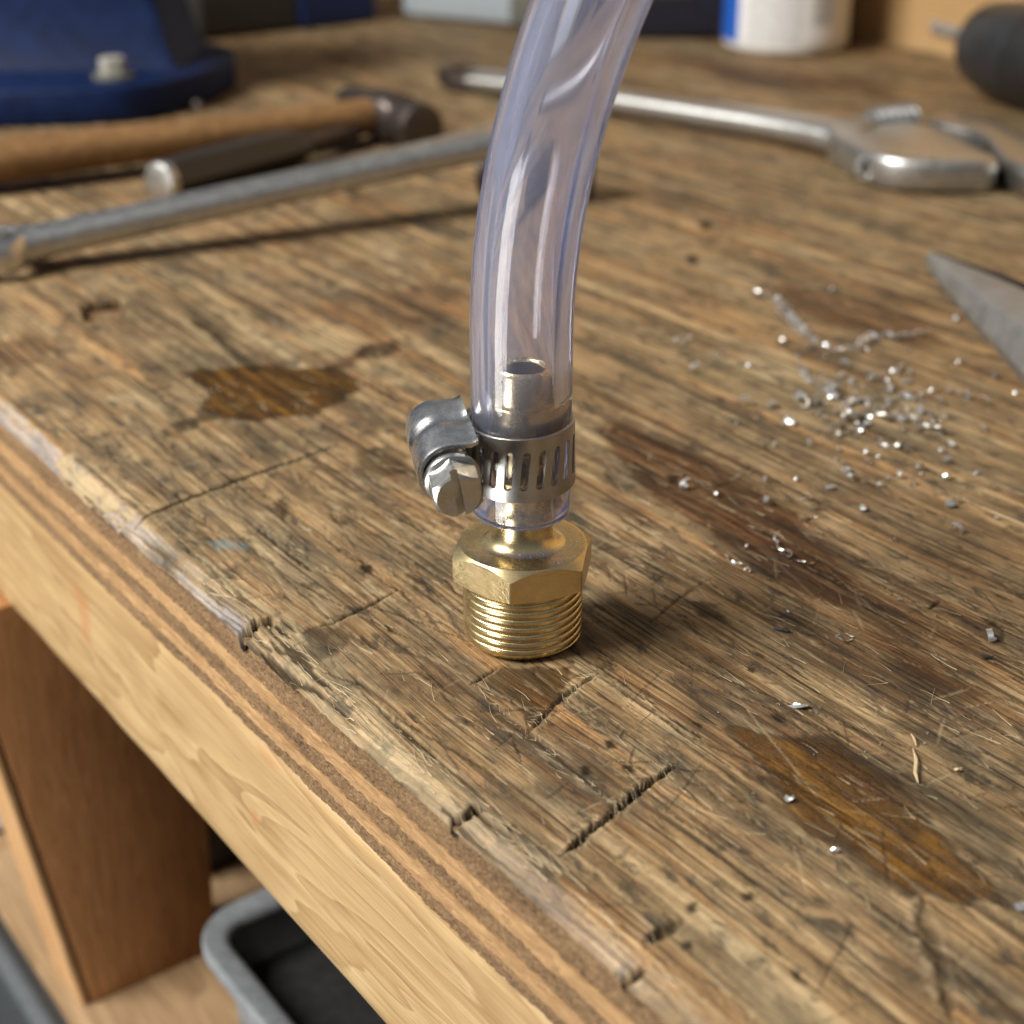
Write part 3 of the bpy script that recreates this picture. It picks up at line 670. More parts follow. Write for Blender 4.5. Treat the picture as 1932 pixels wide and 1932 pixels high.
def fibres():
    ss, ts, H = HMAP; rg = random.Random(17); mb = MB()
    def hz(s_, t_): return float(H[min(len(ss) - 1, int(np.searchsorted(ss, s_))), min(len(ts) - 1, int(np.searchsorted(ts, t_)))])
    spots = []
    for k in range(480):
        spots.append((rg.uniform(-95, 140), rg.uniform(-35, 75), rg.gauss(0, 0.22) if rg.random() < 0.85 else rg.uniform(-1.5, 1.5), rg.uniform(1.2, 6.5)))
    for p0, p1, nn_ in (((1058, 1614), (1278, 1440), 70), ((247, 988), (640, 838), 40), ((1130, 1268), (985, 1395), 35), ((880, 1285), (1170, 1530), 30)):
        a_, b_ = st(*p0), st(*p1)
        for k in range(nn_):
            f = rg.random(); spots.append((a_[0] + (b_[0] - a_[0]) * f + rg.gauss(0, 0.5), a_[1] + (b_[1] - a_[1]) * f + rg.gauss(0, 0.5), rg.gauss(0, 0.6), rg.uniform(0.8, 2.6)))
    for k in range(160): spots.append((rg.uniform(-95, 60), T_EDGE + rg.uniform(0.8, 6.0), rg.gauss(0, 0.12), rg.uniform(2, 9)))
    for s0_, t0_, an, ln in spots:
        n_ = 6; cur = rg.gauss(0, 0.25); rr = rg.uniform(0.035, 0.085); lift = rg.uniform(0.0, 0.35) * (1 if rg.random() < 0.5 else 0.2); rings = []; s_, t_ = s0_, t0_
        for i in range(n_ + 1):
            f = i / n_; a = an + cur * f; z = hz(s_, t_) + rr * 0.6 + lift * f * f; r_ = rr * (1.0 - 0.75 * f)
            dx, dy = math.cos(a), math.sin(a)
            rings.append([(-(s_ - dy * r_), t_ + dx * r_, z - r_ * 0.5), (-(s_ + dy * r_), t_ - dx * r_, z - r_ * 0.5), (-s_, t_, z + r_)])
            s_ += dx * ln / n_; t_ += dy * ln / n_
            if t_ < T_EDGE + 0.3: t_ = T_EDGE + 0.3
        mb.loft(rings)
    o = obj('wood_fibres', mb.mesh('wood_fibres', 80), M['fibre'], bench); o.matrix_local = RB; o['kind'] = 'stuff'
fibres()
def strip(name, z0, z1, tfront, matr, rough_amp, seed, cell=0.55):
    """one layer of the bench: dense rough front face, plain body behind"""
    ss = spaced(S0, -110.0, 170.0, S1, cell, 1.03, 15.0)
    nz = max(4, int((z0 - z1) / 0.5)); zs = np.linspace(z0, z1, nz)
    S, Z = np.meshgrid(ss, zs, indexing='ij')
    dep = rough_amp * ((fbm(S * 0.9, Z * 1.3, seed, 4, 0.65) - 0.5) * 1.6 + (fbm(S * 0.04, Z * 0.4, seed + 5, 3) - 0.5) * 1.2)
    T = tfront + dep
    def wander(zk): return (0.9 * (fbm(ss * 0.035, ss * 0 + zk * 3.7, 91, 3) - 0.5) + 0.7 * (fbm(ss * 0.4, ss * 0 + zk * 1.9, 93, 3) - 0.5)) * (0 if (zk > -4 or zk < -22) else 1)
    w0_, w1_ = wander(round(z0)), wander(round(z1)); fz = (Z - z0) / (z1 - z0)
    zz = Z + w0_[:, None] * (1 - fz) + w1_[:, None] * fz
    ns = len(ss)
    co = np.stack([-S, T, zz], -1).reshape(-1, 3)
    back = np.concatenate([np.stack([-ss, np.full(ns, T_WALL - 1), np.full(ns, z0)], -1), np.stack([-ss, np.full(ns, T_WALL - 1), np.full(ns, z1)], -1)])
    co = np.concatenate([co, back]) * MM
    idx = np.arange(ns * nz).reshape(ns, nz)
    quads = np.stack([idx[:-1, :-1], idx[1:, :-1], idx[1:, 1:], idx[:-1, 1:]], -1).reshape(-1, 4)
    bt = ns * nz + np.arange(ns); bb = bt + ns
    q1 = np.stack([idx[:-1, 0], bt[:-1], bt[1:], idx[1:, 0]], -1); q2 = np.stack([idx[:-1, -1], idx[1:, -1], bb[1:], bb[:-1]], -1)
    q3 = np.stack([bt[:-1], bb[:-1], bb[1:], bt[1:]], -1)
    me = bpy.data.meshes.new(name); me.from_pydata(co.tolist(), [], np.concatenate([quads, q1, q2, q3]).tolist()); sharp(me, 50)
    o = obj(name, me, matr, bench); o.matrix_local = RB
    return o
TF = T_EDGE
strip('ply', -3.1, -9.0, TF + 0.45, M['ply_dark'], 0.75, 11)
strip('ply', -9.02, -12.4, TF + 0.15, M['ply_light'], 0.45, 12)
strip('ply', -12.42, -16.4, TF + 0.4, M['ply_dark'], 0.7, 13)
strip('ply', -16.42, -19.6, TF + 0.1, M['ply_light'], 0.4, 14)
strip('ply', -19.62, -22.9, TF + 0.45, M['ply_dark'], 0.7, 15)

# apron beam under the plywood
ss = spaced(S0, -100.0, 200.0, S1, 1.0, 1.05, 20.0); prof = [(TF + 0.2, -23.1)]
def apron():
    zs = [-23.1, -23.6] + list(np.linspace(-25, -58, 24)) + [-60.0, -60.9]
    ins = [0.9, 0.35] + [0.0] * 24 + [0.35, 1.2]
    verts = []; k = len(zs)
    for s_ in ss:
        for z_, i_ in zip(zs, ins):
            wv = 0.35 * (float(vn(np.array([s_ * 0.07]), np.array([z_ * 0.2]), 5)[0]) - 0.5)
            verts.append((-s_, TF + 0.15 + i_ + wv, z_))
        verts.append((-s_, TF + 34.0, -60.9)); verts.append((-s_, TF + 34.0, -23.1))
    k2 = k + 2; fs = []
    for i in range(len(ss) - 1):
        for j in range(k2):
            j2 = (j + 1) % k2; fs.append((i * k2 + j, (i + 1) * k2 + j, (i + 1) * k2 + j2, i * k2 + j2))
    mb = MB().add(verts, fs); me = mb.mesh('apron', 50)
    a = me.attributes.new('mask', 'FLOAT', 'POINT')
    V = np.array(verts); kn = np.zeros(len(V))
    def knot(px, py, r1, r2, amt):
        # knots lie on the front face plane t = TF
        d = FW * F0 + Vector((1, 0, 0)) * (px - 966) - UP * (py - 966); kk = (TF - CAM.dot(N)) / d.dot(N); p = CAM + d * kk
        s_, z_ = p.dot(E), p.z
        nonlocal kn
        dd = np.hypot((-V[:, 0] - s_) / r1, (V[:, 2] - z_) / r2) + 0.6 * (fbm(V[:, 0] * 0.25, V[:, 2] * 0.5, 7, 3) - 0.5)
        kn = np.maximum(kn, amt * (1 - smooth(0.25, 1.0, dd)))
    knot(150, 1130, 7, 4, 0.6); knot(160, 1180, 5, 7, 0.55); knot(480, 1545, 2.2, 2.6, 0.7); knot(500, 1430, 6, 2.2, 0.35); knot(880, 1690, 9, 3.5, 0.45); knot(940, 1750, 4, 2.0, 0.5)
    a.data.foreach_set('value', kn.astype(np.float32))
    o = obj('apron', me, M['pine'], bench); o.matrix_local = RB
apron()

# front leg: tapered post behind the apron line
ZS = -190.0
B0 = at(176, 1893, ZS)
def board(name, c, c2, mt):
    mb = MB(); rings = []
    for f in np.linspace(0, 1, 12):
        rings.append([]); pts = [c[i].lerp(c2[i], f) for i in range(4)]
        for i in range(4):
            p0, p, p1 = pts[i - 1], pts[i], pts[(i + 1) % 4]
            rings[-1] += [p + (p0 - p).normalized() * 1.0, p + ((p0 - p).normalized() + (p1 - p).normalized()) * 0.25, p + (p1 - p).normalized() * 1.0]
    mb.loft(rings); mb.build(name, mt, bench, 40)
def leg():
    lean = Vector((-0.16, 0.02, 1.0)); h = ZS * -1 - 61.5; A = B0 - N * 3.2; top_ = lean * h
    board('leg', [B0, B0 + E * 21, B0 + E * 21 + N * 40, B0 + N * 40], [B0 + top_, B0 + top_ + E * 24, B0 + top_ + E * 24 + N * 66, B0 + top_ + N * 66], M['leg_shaded'])
    board('leg_lit_face', [A + E * 0.3, A + E * 25, A + E * 25 + N * 3.0, A + E * 0.3 + N * 3.0], [A + top_ + E * 0.3, A + top_ + E * 27, A + top_ + E * 27 + N * 3.0, A + top_ + E * 0.3 + N * 3.0], M['leg_lit'])  # thin strip added to carry the lit tone of the leg front
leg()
# lower shelf
sh = MB().box((-S1, -42, ZS - 16), (-S0, 430, ZS - 0.1), bevel=1.0).mesh('shelf', 40)
o = obj('shelf', sh, M['shelf'], bench); o.matrix_local = RB

# back panel and floor
wl = MB().box((-S1, T_WALL, -820), (-S0 + 400, T_WALL + 12, 420)).mesh('back_wall', 40)
o = obj('back_wall', wl, M['panel'], None, RB); tag(o, 'pale wooden panel behind the workbench', None, None, 'structure')
fl = MB().box((-S1 - 400, -700, -830), (-S0 + 700, T_WALL + 12, -820)).mesh('floor', 40)
o = obj('floor', fl, M['floor'], None, RB); tag(o, 'concrete floor under the workbench', None, None, 'structure')

# ------------------------------------------------------------------ brass hose fitting
fit = tag(empty('hose_fitting'), 'brass threaded hose barb fitting with hex collar standing on the bench', 'pipe fitting')
def thread_stem():
    p = 1.48; zt = 12.9; nz = 360; na = 160; mb = MB(); rings = []
    for i in range(nz + 1):
        z = 0.02 + zt * i / nz; rg = []
        for j in range(na):
            a = 2 * math.pi * j / na
            u = (z / p - j / na) % 1.0
            h = abs(math.sin(math.pi * u)) ** 0.32
            r = 10.55 - 0.50 * (1 - h)
            if z < 1.3: r = min(r, 9.35 + 0.9 * z)          # lead-in chamfer
            if z > 12.0: r = min(r, 10.45 - 0.75 * smooth(12.0, 12.7, np.array(z)))
            rg.append((r * math.cos(a), r * math.sin(a), z))
        rings.append(rg)
    rings.insert(0, [(7.2 * math.cos(2 * math.pi * j / na), 7.2 * math.sin(2 * math.pi * j / na), 0.02) for j in range(na)])
    mb.loft(rings); return mb
thread_stem().build('threaded_stem', M['brass_turned'], fit, 30)
def hex_collar(ap, rc, z0, z1, slope, rot, chb=0.5, seg=360, M_=None, bore=None):
    mb = MB(); rings = [[], [], [], [], []]
    for j in range(seg):
        a = 2 * math.pi * j / seg
        k = (a - rot + math.pi / 6) % (math.pi / 3) - math.pi / 6      # 0 at a vertex direction -> face mid at 30deg
        k2 = abs(k)                                               # angle from vertex
        r = ap / math.cos(math.pi / 6 - k2)
        r = min(r, ap / math.cos(math.pi / 6) - 0.10)             # broken corner
        c, s_ = math.cos(a), math.sin(a)
        zt = z1 - max(0.0, r - rc) * slope
        zb = z0 + max(0.0, r - (ap - 0.1)) * chb
        rb = min(r, ap - 0.1)
        for rg, (rr, z) in zip(rings, ((rb * 0.75, z0), (rb, z0), (r, zb), (r, zt), (rc, z1))): rg.append((rr * c, rr * s_, z))
    if M_ is not None: rings = [[M_ @ Vector(p) for p in rg] for rg in rings]
    mb.loft(rings); return mb
hx = hex_collar(11.25, 11.0, 12.5, 18.5, 0.80, R(-100), 0.35)
hx.build('hex_collar', M['brass'], fit, 18)
prof = [(11.0, 18.53), (10.6, 18.58), (8.6, 18.50), (7.4, 18.52), (6.7, 18.75), (6.1, 19.2), (5.6, 19.9), (5.25, 20.8), (5.05, 22.0), (4.95, 23.4), (4.9, 25.0), (4.9, 29.5), (5.25, 30.0), (5.05, 33.5), (4.8, 36.8), (5.3, 37.2), (5.3, 40.0), (5.3, 44.8), (5.08, 44.95), (5.24, 45.25),
        (5.18, 46.0), (4.66, 50.3), (4.5, 50.8), (4.25, 51.1), (3.9, 51.1), (3.62, 50.9), (3.5, 50.5)]
MB().lathe(prof, 128, cap1=False).build('barb_stem', M['brass_turned'], fit, 40)
MB().lathe([(3.5, 50.5), (3.42, 49.8), (3.4, 42.0), (3.4, 22.0)], 96, cap0=False).build('bore', M['bore'], fit, 40)  # darkened lining, the shade of the bore is in its colour

# ------------------------------------------------------------------ clear hose
def hose_path():
    pts = []
    for z in np.arange(25.0, 108.01, 1.5):
        x = -0.35 + 0.0037 * max(0.0, z - 56) ** 2
        pts.append((x, z))
    x, z = pts[-1]; a = math.atan(2 * 0.0037 * (z - 56)); Rr = 150.0; step = 2.0
    for k in range(110):
        a += step / Rr; x += step * math.sin(a); z += step * math.cos(a); pts.append((x, z))
    return pts
def hose():
    pts = hose_path(); n_ = len(pts); seg = 96; ro, ri = 8.45, 5.55; outer = []; inner = []
    for i, (x, z) in enumerate(pts):
        x0, z0 = pts[max(0, i - 1)]; x1, z1 = pts[min(n_ - 1, i + 1)]
        t = Vector((x1 - x0, 0, z1 - z0)).normalized(); nx = Vector((t.z, 0, -t.x)); ny = Vector((0, 1, 0))
        sq = 1 - 0.022 * math.exp(-((z - 36) / 5.0) ** 2)
        c = Vector((x, 0, z))
        outer.append([c + nx * (ro * sq * math.cos(2 * math.pi * j / seg)) + ny * (ro * sq * math.sin(2 * math.pi * j / seg)) for j in range(seg)])
        inner.append([c + nx * (ri * math.cos(2 * math.pi * j / seg)) + ny * (ri * math.sin(2 * math.pi * j / seg)) for j in range(seg)])
    def endring(c, r, dz): return [Vector((c[0] + r * math.cos(2 * math.pi * j / seg), r * math.sin(2 * math.pi * j / seg), c[1] + dz)) for j in range(seg)]
    e = pts[0]
    low = [endring(e, ro - 0.12, -0.30), endring(e, ro - 0.45, -0.42), endring(e, ri + 0.3, -0.42), endring(e, ri + 0.05, -0.25)]
    rings = list(reversed(outer)) + low + inner
    return MB().loft(rings, loop=True)
h = hose().build('clear_hose', M['pvc'], None, 60)
tag(h, 'clear flexible plastic tube bending up from the brass fitting', 'hose')

# ------------------------------------------------------------------ worm-drive hose clamp
cl = tag(empty('hose_clamp', (0, 0, 30)), 'stainless slotted hose clamp with hex screw around the clear tube', 'hose clamp')
ZC, HB = 36.1, 5.75
TILT = Matrix.Translation((-0.35, 0, ZC)) @ Matrix.Rotation(R(2.5), 4, 'X') @ Matrix.Rotation(R(-1.5), 4, 'Y')
def band():
    ri, ro = 8.5, 9.1; mb = MB()
    pitch = 17.0                    # degrees per slot
    def P_(a, z, r): return TILT @ Vector((r * math.cos(R(a)), r * math.sin(R(a)), z))
    def cell(a0, slot):
        hw = pitch / 2; ac = a0 + hw
        def quad(r, pts4): mb.add([P_(a + 4.2 * z / HB, z, r) for a, z in pts4], [(0, 1, 2, 3) if r == ro else (3, 2, 1, 0)])
        if slot:
            sw = 4.35; shh = 3.5; rr_ = 0.66; wz = shh - rr_; K_ = 10
            xs = [-sw * math.cos(math.pi * k / K_) for k in range(K_ + 1)]
            zt_ = [wz + rr_ * math.sqrt(max(0.0, 1 - (x / sw) ** 2)) for x in xs]
            for r in (ro, ri):
                for lo_, hi_ in ((-hw, -sw), (sw, hw)):
                    for k in range(2):
                        x0 = lo_ + (hi_ - lo_) * k / 2; x1 = lo_ + (hi_ - lo_) * (k + 1) / 2
                        for z0_, z1_ in ((-HB, -wz), (-wz, wz), (wz, HB)): quad(r, [(ac + x0, z0_), (ac + x1, z0_), (ac + x1, z1_), (ac + x0, z1_)])
                for k in range(K_):
                    quad(r, [(ac + xs[k], zt_[k]), (ac + xs[k + 1], zt_[k + 1]), (ac + xs[k + 1], HB), (ac + xs[k], HB)])
                    quad(r, [(ac + xs[k], -HB), (ac + xs[k + 1], -HB), (ac + xs[k + 1], -zt_[k + 1]), (ac + xs[k], -zt_[k])])
            inn = [(ac + x, z) for x, z in zip(xs, zt_)] + [(ac + x, -z) for x, z in zip(reversed(xs), reversed(zt_))]
            NN = len(inn)
            for k in range(NN):
                (a1, z1_), (a2, z2_) = inn[k], inn[(k + 1) % NN]; s1_, s2_ = 4.2 * z1_ / HB, 4.2 * z2_ / HB
                mb.add([P_(a1 + s1_, z1_, ro), P_(a2 + s2_, z2_, ro), P_(a2 + s2_, z2_, ri), P_(a1 + s1_, z1_, ri)], [(0, 1, 2, 3)])
        else:
            for k in range(4):
                a1 = a0 + pitch * k / 4; a2 = a0 + pitch * (k + 1) / 4
                for r in (ro, ri): quad(r, [(a1, -HB), (a2, -HB), (a2, HB), (a1, HB)])
        K = 8
        for k in range(K):
            a1 = a0 + pitch * k / K; a2 = a0 + pitch * (k + 1) / K
            for z in (-HB, HB):
                rm = (ri + ro) / 2; zz = z * 1.012; sh_ = 4.2 * z / HB
                mb.add([P_(a1 + sh_, z, ro), P_(a2 + sh_, z, ro), P_(a2 + sh_, zz, rm), P_(a1 + sh_, zz, rm), P_(a2 + sh_, z, ri), P_(a1 + sh_, z, ri)], [(0, 1, 2, 3), (3, 2, 4, 5)])
    nc = int(round(360 / pitch)); pitch = 360 / nc
    for k in range(nc):
        a0 = -172 + 9.0 + k * pitch
        mid = ((a0 + pitch / 2) + 180) % 360 - 180
        cell(a0, -140 < mid < 95)
    me = mb.mesh('band', 30, True, False)
    Ti = TILT.inverted(); nl = []
    for pg in me.polygons:
        for vi in pg.vertices:
            q = Ti @ (me.vertices[vi].co / MM); rad = (TILT.to_3x3() @ Vector((q.x, q.y, 0))).normalized(); d_ = pg.normal.dot(rad)
            nl.append(tuple(rad * math.copysign(1, d_)) if abs(d_) > 0.75 else tuple(pg.normal))
    me.normals_split_custom_set(nl)
    return me
o = obj('band', band(), M['steel'], cl); o.matrix_parent_inverse = Matrix.Translation(cl.location).inverted()
# screw axis: tangent to the hose on its left, pointing at the viewer and slightly down
AX = Vector((0.21, -0.965, -0.13)).normalized(); OUTW = Vector((-0.975, -0.21, 0.0)).normalized(); BN = AX.cross(OUTW).normalized()
if BN.z < 0: BN = -BN
OUTW = BN.cross(AX).normalized()
if OUTW.x > 0: OUTW = -OUTW
SC = Vector((-0.35, 0, ZC + 1.6)) + OUTW * 13.6
def L_(l, a, b_): return SC + AX * l + OUTW * a + BN * b_
def housing():
    mb = MB(); th = 0.75
    # stations along the axis: (l, arch radius, leg reach)
    stn = [(-7.8, 3.8), (-7.6, 4.5), (-7.0, 5.0), (-5.5, 5.25), (-2.2, 5.35), (-1.2, 5.3), (-0.6, 4.95), (0.2, 4.85), (0.8, 5.1), (1.5, 5.4), (3.0, 5.5), (6.0, 5.5), (7.6, 5.5), (8.6, 5.6), (9.0, 5.5)]
    def arch(l, r, t_):
        r2 = r - t_; pts = []
        reach = -4.3
        pts.append((reach - 0.1, r2 + 0.55))
        pts.append((reach + 0.35, r2 + 0.25)); pts.append((reach + 1.1, r2 * 0.985))
        for k in range(0, 25):
            th_ = math.pi / 2 - math.pi * k / 24; pts.append((r2 * math.cos(th_) * 0.98, r2 * math.sin(th_)))
        pts.append((reach + 1.1, -r2 * 0.985)); pts.append((reach + 0.35, -r2 - 0.25)); pts.append((reach - 0.1, -r2 - 0.55))
        return [L_(l, a, b_) for a, b_ in pts]
    outer = [arch(l, r, 0.0) for l, r in stn]; inner = [arch(l, r, th) for l, r in stn]
    rings = [o_ + list(reversed(i_)) for o_, i_ in zip(outer, inner)]
    mb.loft(rings, cap0=False, cap1=False)
    # end rims
    for rg in (rings[0], rings[-1]):
        nn_ = len(rg) // 2; b0 = len(mb.v); mb.v += [tuple(p) for p in rg]
        for k in range(nn_ - 1): mb.f.append((b0 + k, b0 + k + 1, b0 + len(rg) - 2 - k, b0 + len(rg) - 1 - k))
    # domed back wall of the housing
    b0 = [L_(-7.3, a, b_) for a, b_ in [(3.6 * math.cos(x), 3.6 * math.sin(x)) for x in np.linspace(-math.pi / 2, math.pi / 2, 17)]] + [L_(-7.3, -3.6, 3.6), L_(-7.3, -3.6, -3.6)]
    mb.loft([b0, [p + AX * 0.6 for p in b0]])
    return mb
o_h = housing().build('housing', M['steel_housing'], cl, 28)
sub_ = o_h.modifiers.new('soft', 'BEVEL'); sub_.width = 0.00018; sub_.segments = 2; sub_.limit_method = 'ANGLE'; sub_.angle_limit = R(40)
# saddle strap beneath the housing
mb = MB()
rings = []
for k in range(25):
    a = R(152 + 72 * k / 24); rr = 9.15 + 0.5 * math.sin(math.pi * k / 24)
    rings.append([TILT @ Vector((q[0] * math.cos(a), q[0] * math.sin(a), q[1])) for q in ((rr, -5.6), (rr + 0.6, -5.6), (rr + 0.6, 5.6), (rr, 5.6))])
mb.loft(rings).build('saddle', M['steel'], cl, 40)
# worm screw with slotted hex head
XM = Matrix((BN, OUTW, AX)).transposed().to_4x4(); XM.translation = SC
mb = MB(); rings = []
for i in range(121):
    l = -6.4 + 16.2 * i / 120
    rings.append([XM @ Vector(((3.25 + 0.55 * (abs(math.sin(math.pi * ((l / 2.0 - j / 40) % 1.0))) ** 0.8)) * math.cos(2 * math.pi * j / 40), (3.25 + 0.55 * (abs(math.sin(math.pi * ((l / 2.0 - j / 40) % 1.0))) ** 0.8)) * math.sin(2 * math.pi * j / 40), l)) for j in range(40)])
mb.loft(rings); scr = mb.build('screw', M['steel_screw'], cl, 40)
hd = MB().lathe([(2.0, 9.9), (4.3, 9.9), (4.7, 10.1), (4.75, 10.6), (4.6, 11.0), (4.1, 11.3), (2.0, 11.3)], 64, XM)
flange = hd.build('collar', M['steel_screw'], cl, 30)
hb = hex_collar(3.85, 3.55, 11.1, 15.9, 0.75, R(8), 0.0, 240, XM)
head = hb.build('screw_head', M['steel_screw'], cl, 20)
for q_ in (flange, head): q_.parent = scr; q_.matrix_parent_inverse = Matrix.Identity(4)

cut_m = MB().box((-6.0, -0.62, 14.3), (6.0, 0.62, 17.0), XM @ Matrix.Rotation(R(10), 4, 'Z')).mesh('slot_cutter', 40)
cutter = bpy.data.objects.new('slot_cutter', cut_m); col.objects.link(cutter)
bo = head.modifiers.new('slot', 'BOOLEAN'); bo.operation = 'DIFFERENCE'; bo.object = cutter; bo.solver = 'EXACT'
dg = bpy.context.evaluated_depsgraph_get()
nm = bpy.data.meshes.new_from_object(head.evaluated_get(dg)); head.modifiers.clear(); head.data = nm; sharp(nm, 20)
if not nm.materials: nm.materials.append(M['steel_screw'])
bpy.data.objects.remove(cutter)

# ------------------------------------------------------------------ tools on the bench
def dirv(a, b): return (Vector(b) - Vector(a)).normalized()
# combination wrench, its right end resting on a dark socket
w0 = at(-14, 474, 7.0); w1 = at(940, 266, 23.0)
wr = tag(empty('combination_wrench', at(450, 420)), 'long silver combination wrench lying propped at one end behind the tube', 'wrench')
mb = MB(); L0 = (w1 - w0).length
bar(mb, w0, w1, [(0.045, 16, 10.5), (0.075, 15, 9.6), (0.12, 14, 9.0), (0.3, 13.6, 8.8), (0.55, 14, 8.8), (0.8, 14.6, 9.0), (0.9, 15.5, 9.2), (0.97, 18, 9.6)], 28, power=3.2)
mb.build('shank', M['wrench_steel'], wr, 40)
FM = frame(w0, w1 - w0)
mb = MB(); rings = []
for k in range(48):
    a = 2 * math.pi * k / 48; rings.append([FM @ Vector(((10 + dx) * math.cos(a), (10 + dx) * math.sin(a), dz)) for dx, dz in ((-2.6, -4.2), (-2.9, 0), (-2.6, 4.2), (-1.6, 4.8), (0.6, 4.6), (1.6, 3.4), (1.9, 0), (1.6, -3.4), (0.6, -4.6), (-1.6, -4.8))])
mb.loft(rings, loop=True).build('ring_end', M['chrome'], wr, 40)
FM1 = frame(w1, w1 - w0)
ol = [(-9, -5), (-4, -9.5), (3, -11.5), (12, -10), (15, -7.5), (14, -5.2), (5, -5.2), (2.5, -3), (2.5, 3), (5, 5.2), (14, 5.2), (15, 7.5), (12, 10), (3, 11.5), (-4, 9.5), (-9, 5)]
MB().prism(ol, -3.4, 3.4, FM1, 0.8).build('open_jaw', M['chrome'], wr, 40)
# socket under it
so = tag(empty('impact_socket', at(1000, 345)), 'short black impact socket lying on its side behind the tube', 'socket')
c0 = at(902, 322, 9.2); c1 = at(1122, 326, 9.2)
SM = frame(c0, c1 - c0) @ Matrix.Rotation(R(90), 4, 'Y')
Ls = (c1 - c0).length
MB().lathe([(6.0, 3), (7.6, 0.0), (8.4, 0.6), (8.7, 1.5), (8.7, Ls * 0.45), (8.4, Ls * 0.5), (8.4, Ls - 1), (7.8, Ls), (5.2, Ls), (5.0, Ls - 6)], 48, SM).build('socket_body', M['dark_steel'], so, 30)

# hammer
h0 = at(-120, 315, 11.0); h1 = at(722, 216, 10.5)
hm = tag(empty('hammer', at(360, 300)), 'hammer with brown wooden handle and dark steel head beside the blue vise', 'hammer')
mb = MB()
bar(mb, h0, h1, [(0.0, 20, 13), (0.04, 23, 15.5), (0.2, 22, 15), (0.45, 19, 13.5), (0.75, 17.5, 13), (0.93, 17, 14), (1.03, 16, 14)], 32, power=2.3)
mb.build('handle', M['hickory'], hm, 60)
hx_ = Vector((h1 - h0)); hx_.z = 0; hx_.normalize(); hdir = Vector((hx_.y, -hx_.x, 0))
hc = h1 + hx_ * 2; hc.z = 10.5
mb = MB()
rings = []
for d, rr, pw in ((-42, 5.0, 2), (-41, 6.0, 2), (-30, 7.2, 2.4), (-20, 8.0, 3), (-11, 10.0, 4), (11, 10.4, 4), (14, 8.6, 3), (19, 8.2, 2.4), (22, 9.8, 2.2), (24.5, 10.8, 2), (32, 10.8, 2), (34, 10.2, 2), (34.4, 9.2, 2)):
    rg = []
    for j in range(32):
        a = 2 * math.pi * j / 32; c, s_ = math.cos(a), math.sin(a)
        d_ = d * 0.9; rr_h = rr * 0.86
        rg.append(hc + hdir * d_ + hx_ * (math.copysign(abs(c) ** (2 / pw), c) * rr_h) + Vector((0, 0, 1)) * (math.copysign(abs(s_) ** (2 / pw), s_) * rr_h))
    rings.append(rg)
mb.loft(rings).build('head', M['dark_steel'], hm, 40)

# screwdriver / drift with black handle and metal striking cap
s0 = at(300, 345, 8.2); s1 = at(690, 240, 7.0)
sd = tag(empty('screwdriver', at(450, 330)), 'black handled screwdriver with steel striking cap lying between the hammer handle and the long wrench', 'screwdriver')
mb = MB(); bar(mb, s0, s1, [(0.028, 13, 13), (0.035, 15.2, 15.2), (0.12, 16, 16), (0.45, 15.6, 15.6), (0.60, 14.4, 14.4), (0.66, 11, 11), (0.68, 9.0, 9.0)], 6, power=2.0)
mb.build('handle', M['handle_black'], sd, 25)
mb = MB(); bar(mb, s0, s1, [(-0.005, 11.5, 11.5), (0.0, 13.6, 13.6), (0.018, 14.4, 14.4), (0.03, 14.0, 14.0)], 32); mb.build('striking_cap', M['wrench_steel'], sd, 40)
mb = MB(); bar(mb, s0, s1, [(0.66, 6.5, 6.5), (0.95, 6.5, 6.5), (1.0, 7.2, 2.4)], 20); mb.build('shaft', M['dark_steel'], sd, 40)

# blue bench vise
vs = tag(empty('bench_vise', at(200, 200)), 'blue cast iron bench vise at the left back of the bench', 'vise')
vp = [at(-260, 250), at(0, 243), at(150, 239), at(260, 232), at(340, 216), at(400, 196), at(440, 172), at(450, 158), at(430, 146), at(380, 140), at(-260, 150)]
def smooth_outline(pts, it=2):
    for _ in range(it):
        q = []
        for i in range(len(pts)):
            a, b_ = pts[i], pts[(i + 1) % len(pts)]; q += [a.lerp(b_, 0.25), a.lerp(b_, 0.75)]
        pts = q
    return pts
out = [(p.x, p.y) for p in smooth_outline([Vector((p.x, p.y, 0)) for p in vp], 1)]
MB().prism(out, 0.3, 15.5, None, 1.3).build('base', M['vise_blue'], vs, 50)
vb = at(365, 176, 15.0); vl = at(-120, 196, 15.0)
yd = 75.0
def vise_ring(z, x1, y0, y1, x0=-420.0):
    return [Vector((x0, y0, z)), Vector((x1 - 6, y0, z)), Vector((x1 - 1.5, y0 + 1.5, z)), Vector((x1, y0 + 6, z)), Vector((x1, y1, z)), Vector((x0, y1, z))]
yb = at(300, 134, 15).y
MB().loft([vise_ring(15.0, -148, yb - 3, yb + 70), vise_ring(22, -152, yb + 1, yb + 66), vise_ring(45, -157, yb + 4, yb + 62), vise_ring(75, -159, yb + 5, yb + 60), vise_ring(78, -148, yb + 2, yb + 64), vise_ring(120, -148, yb + 2, yb + 64)]).build('body', M['vise_blue'], vs, 40)
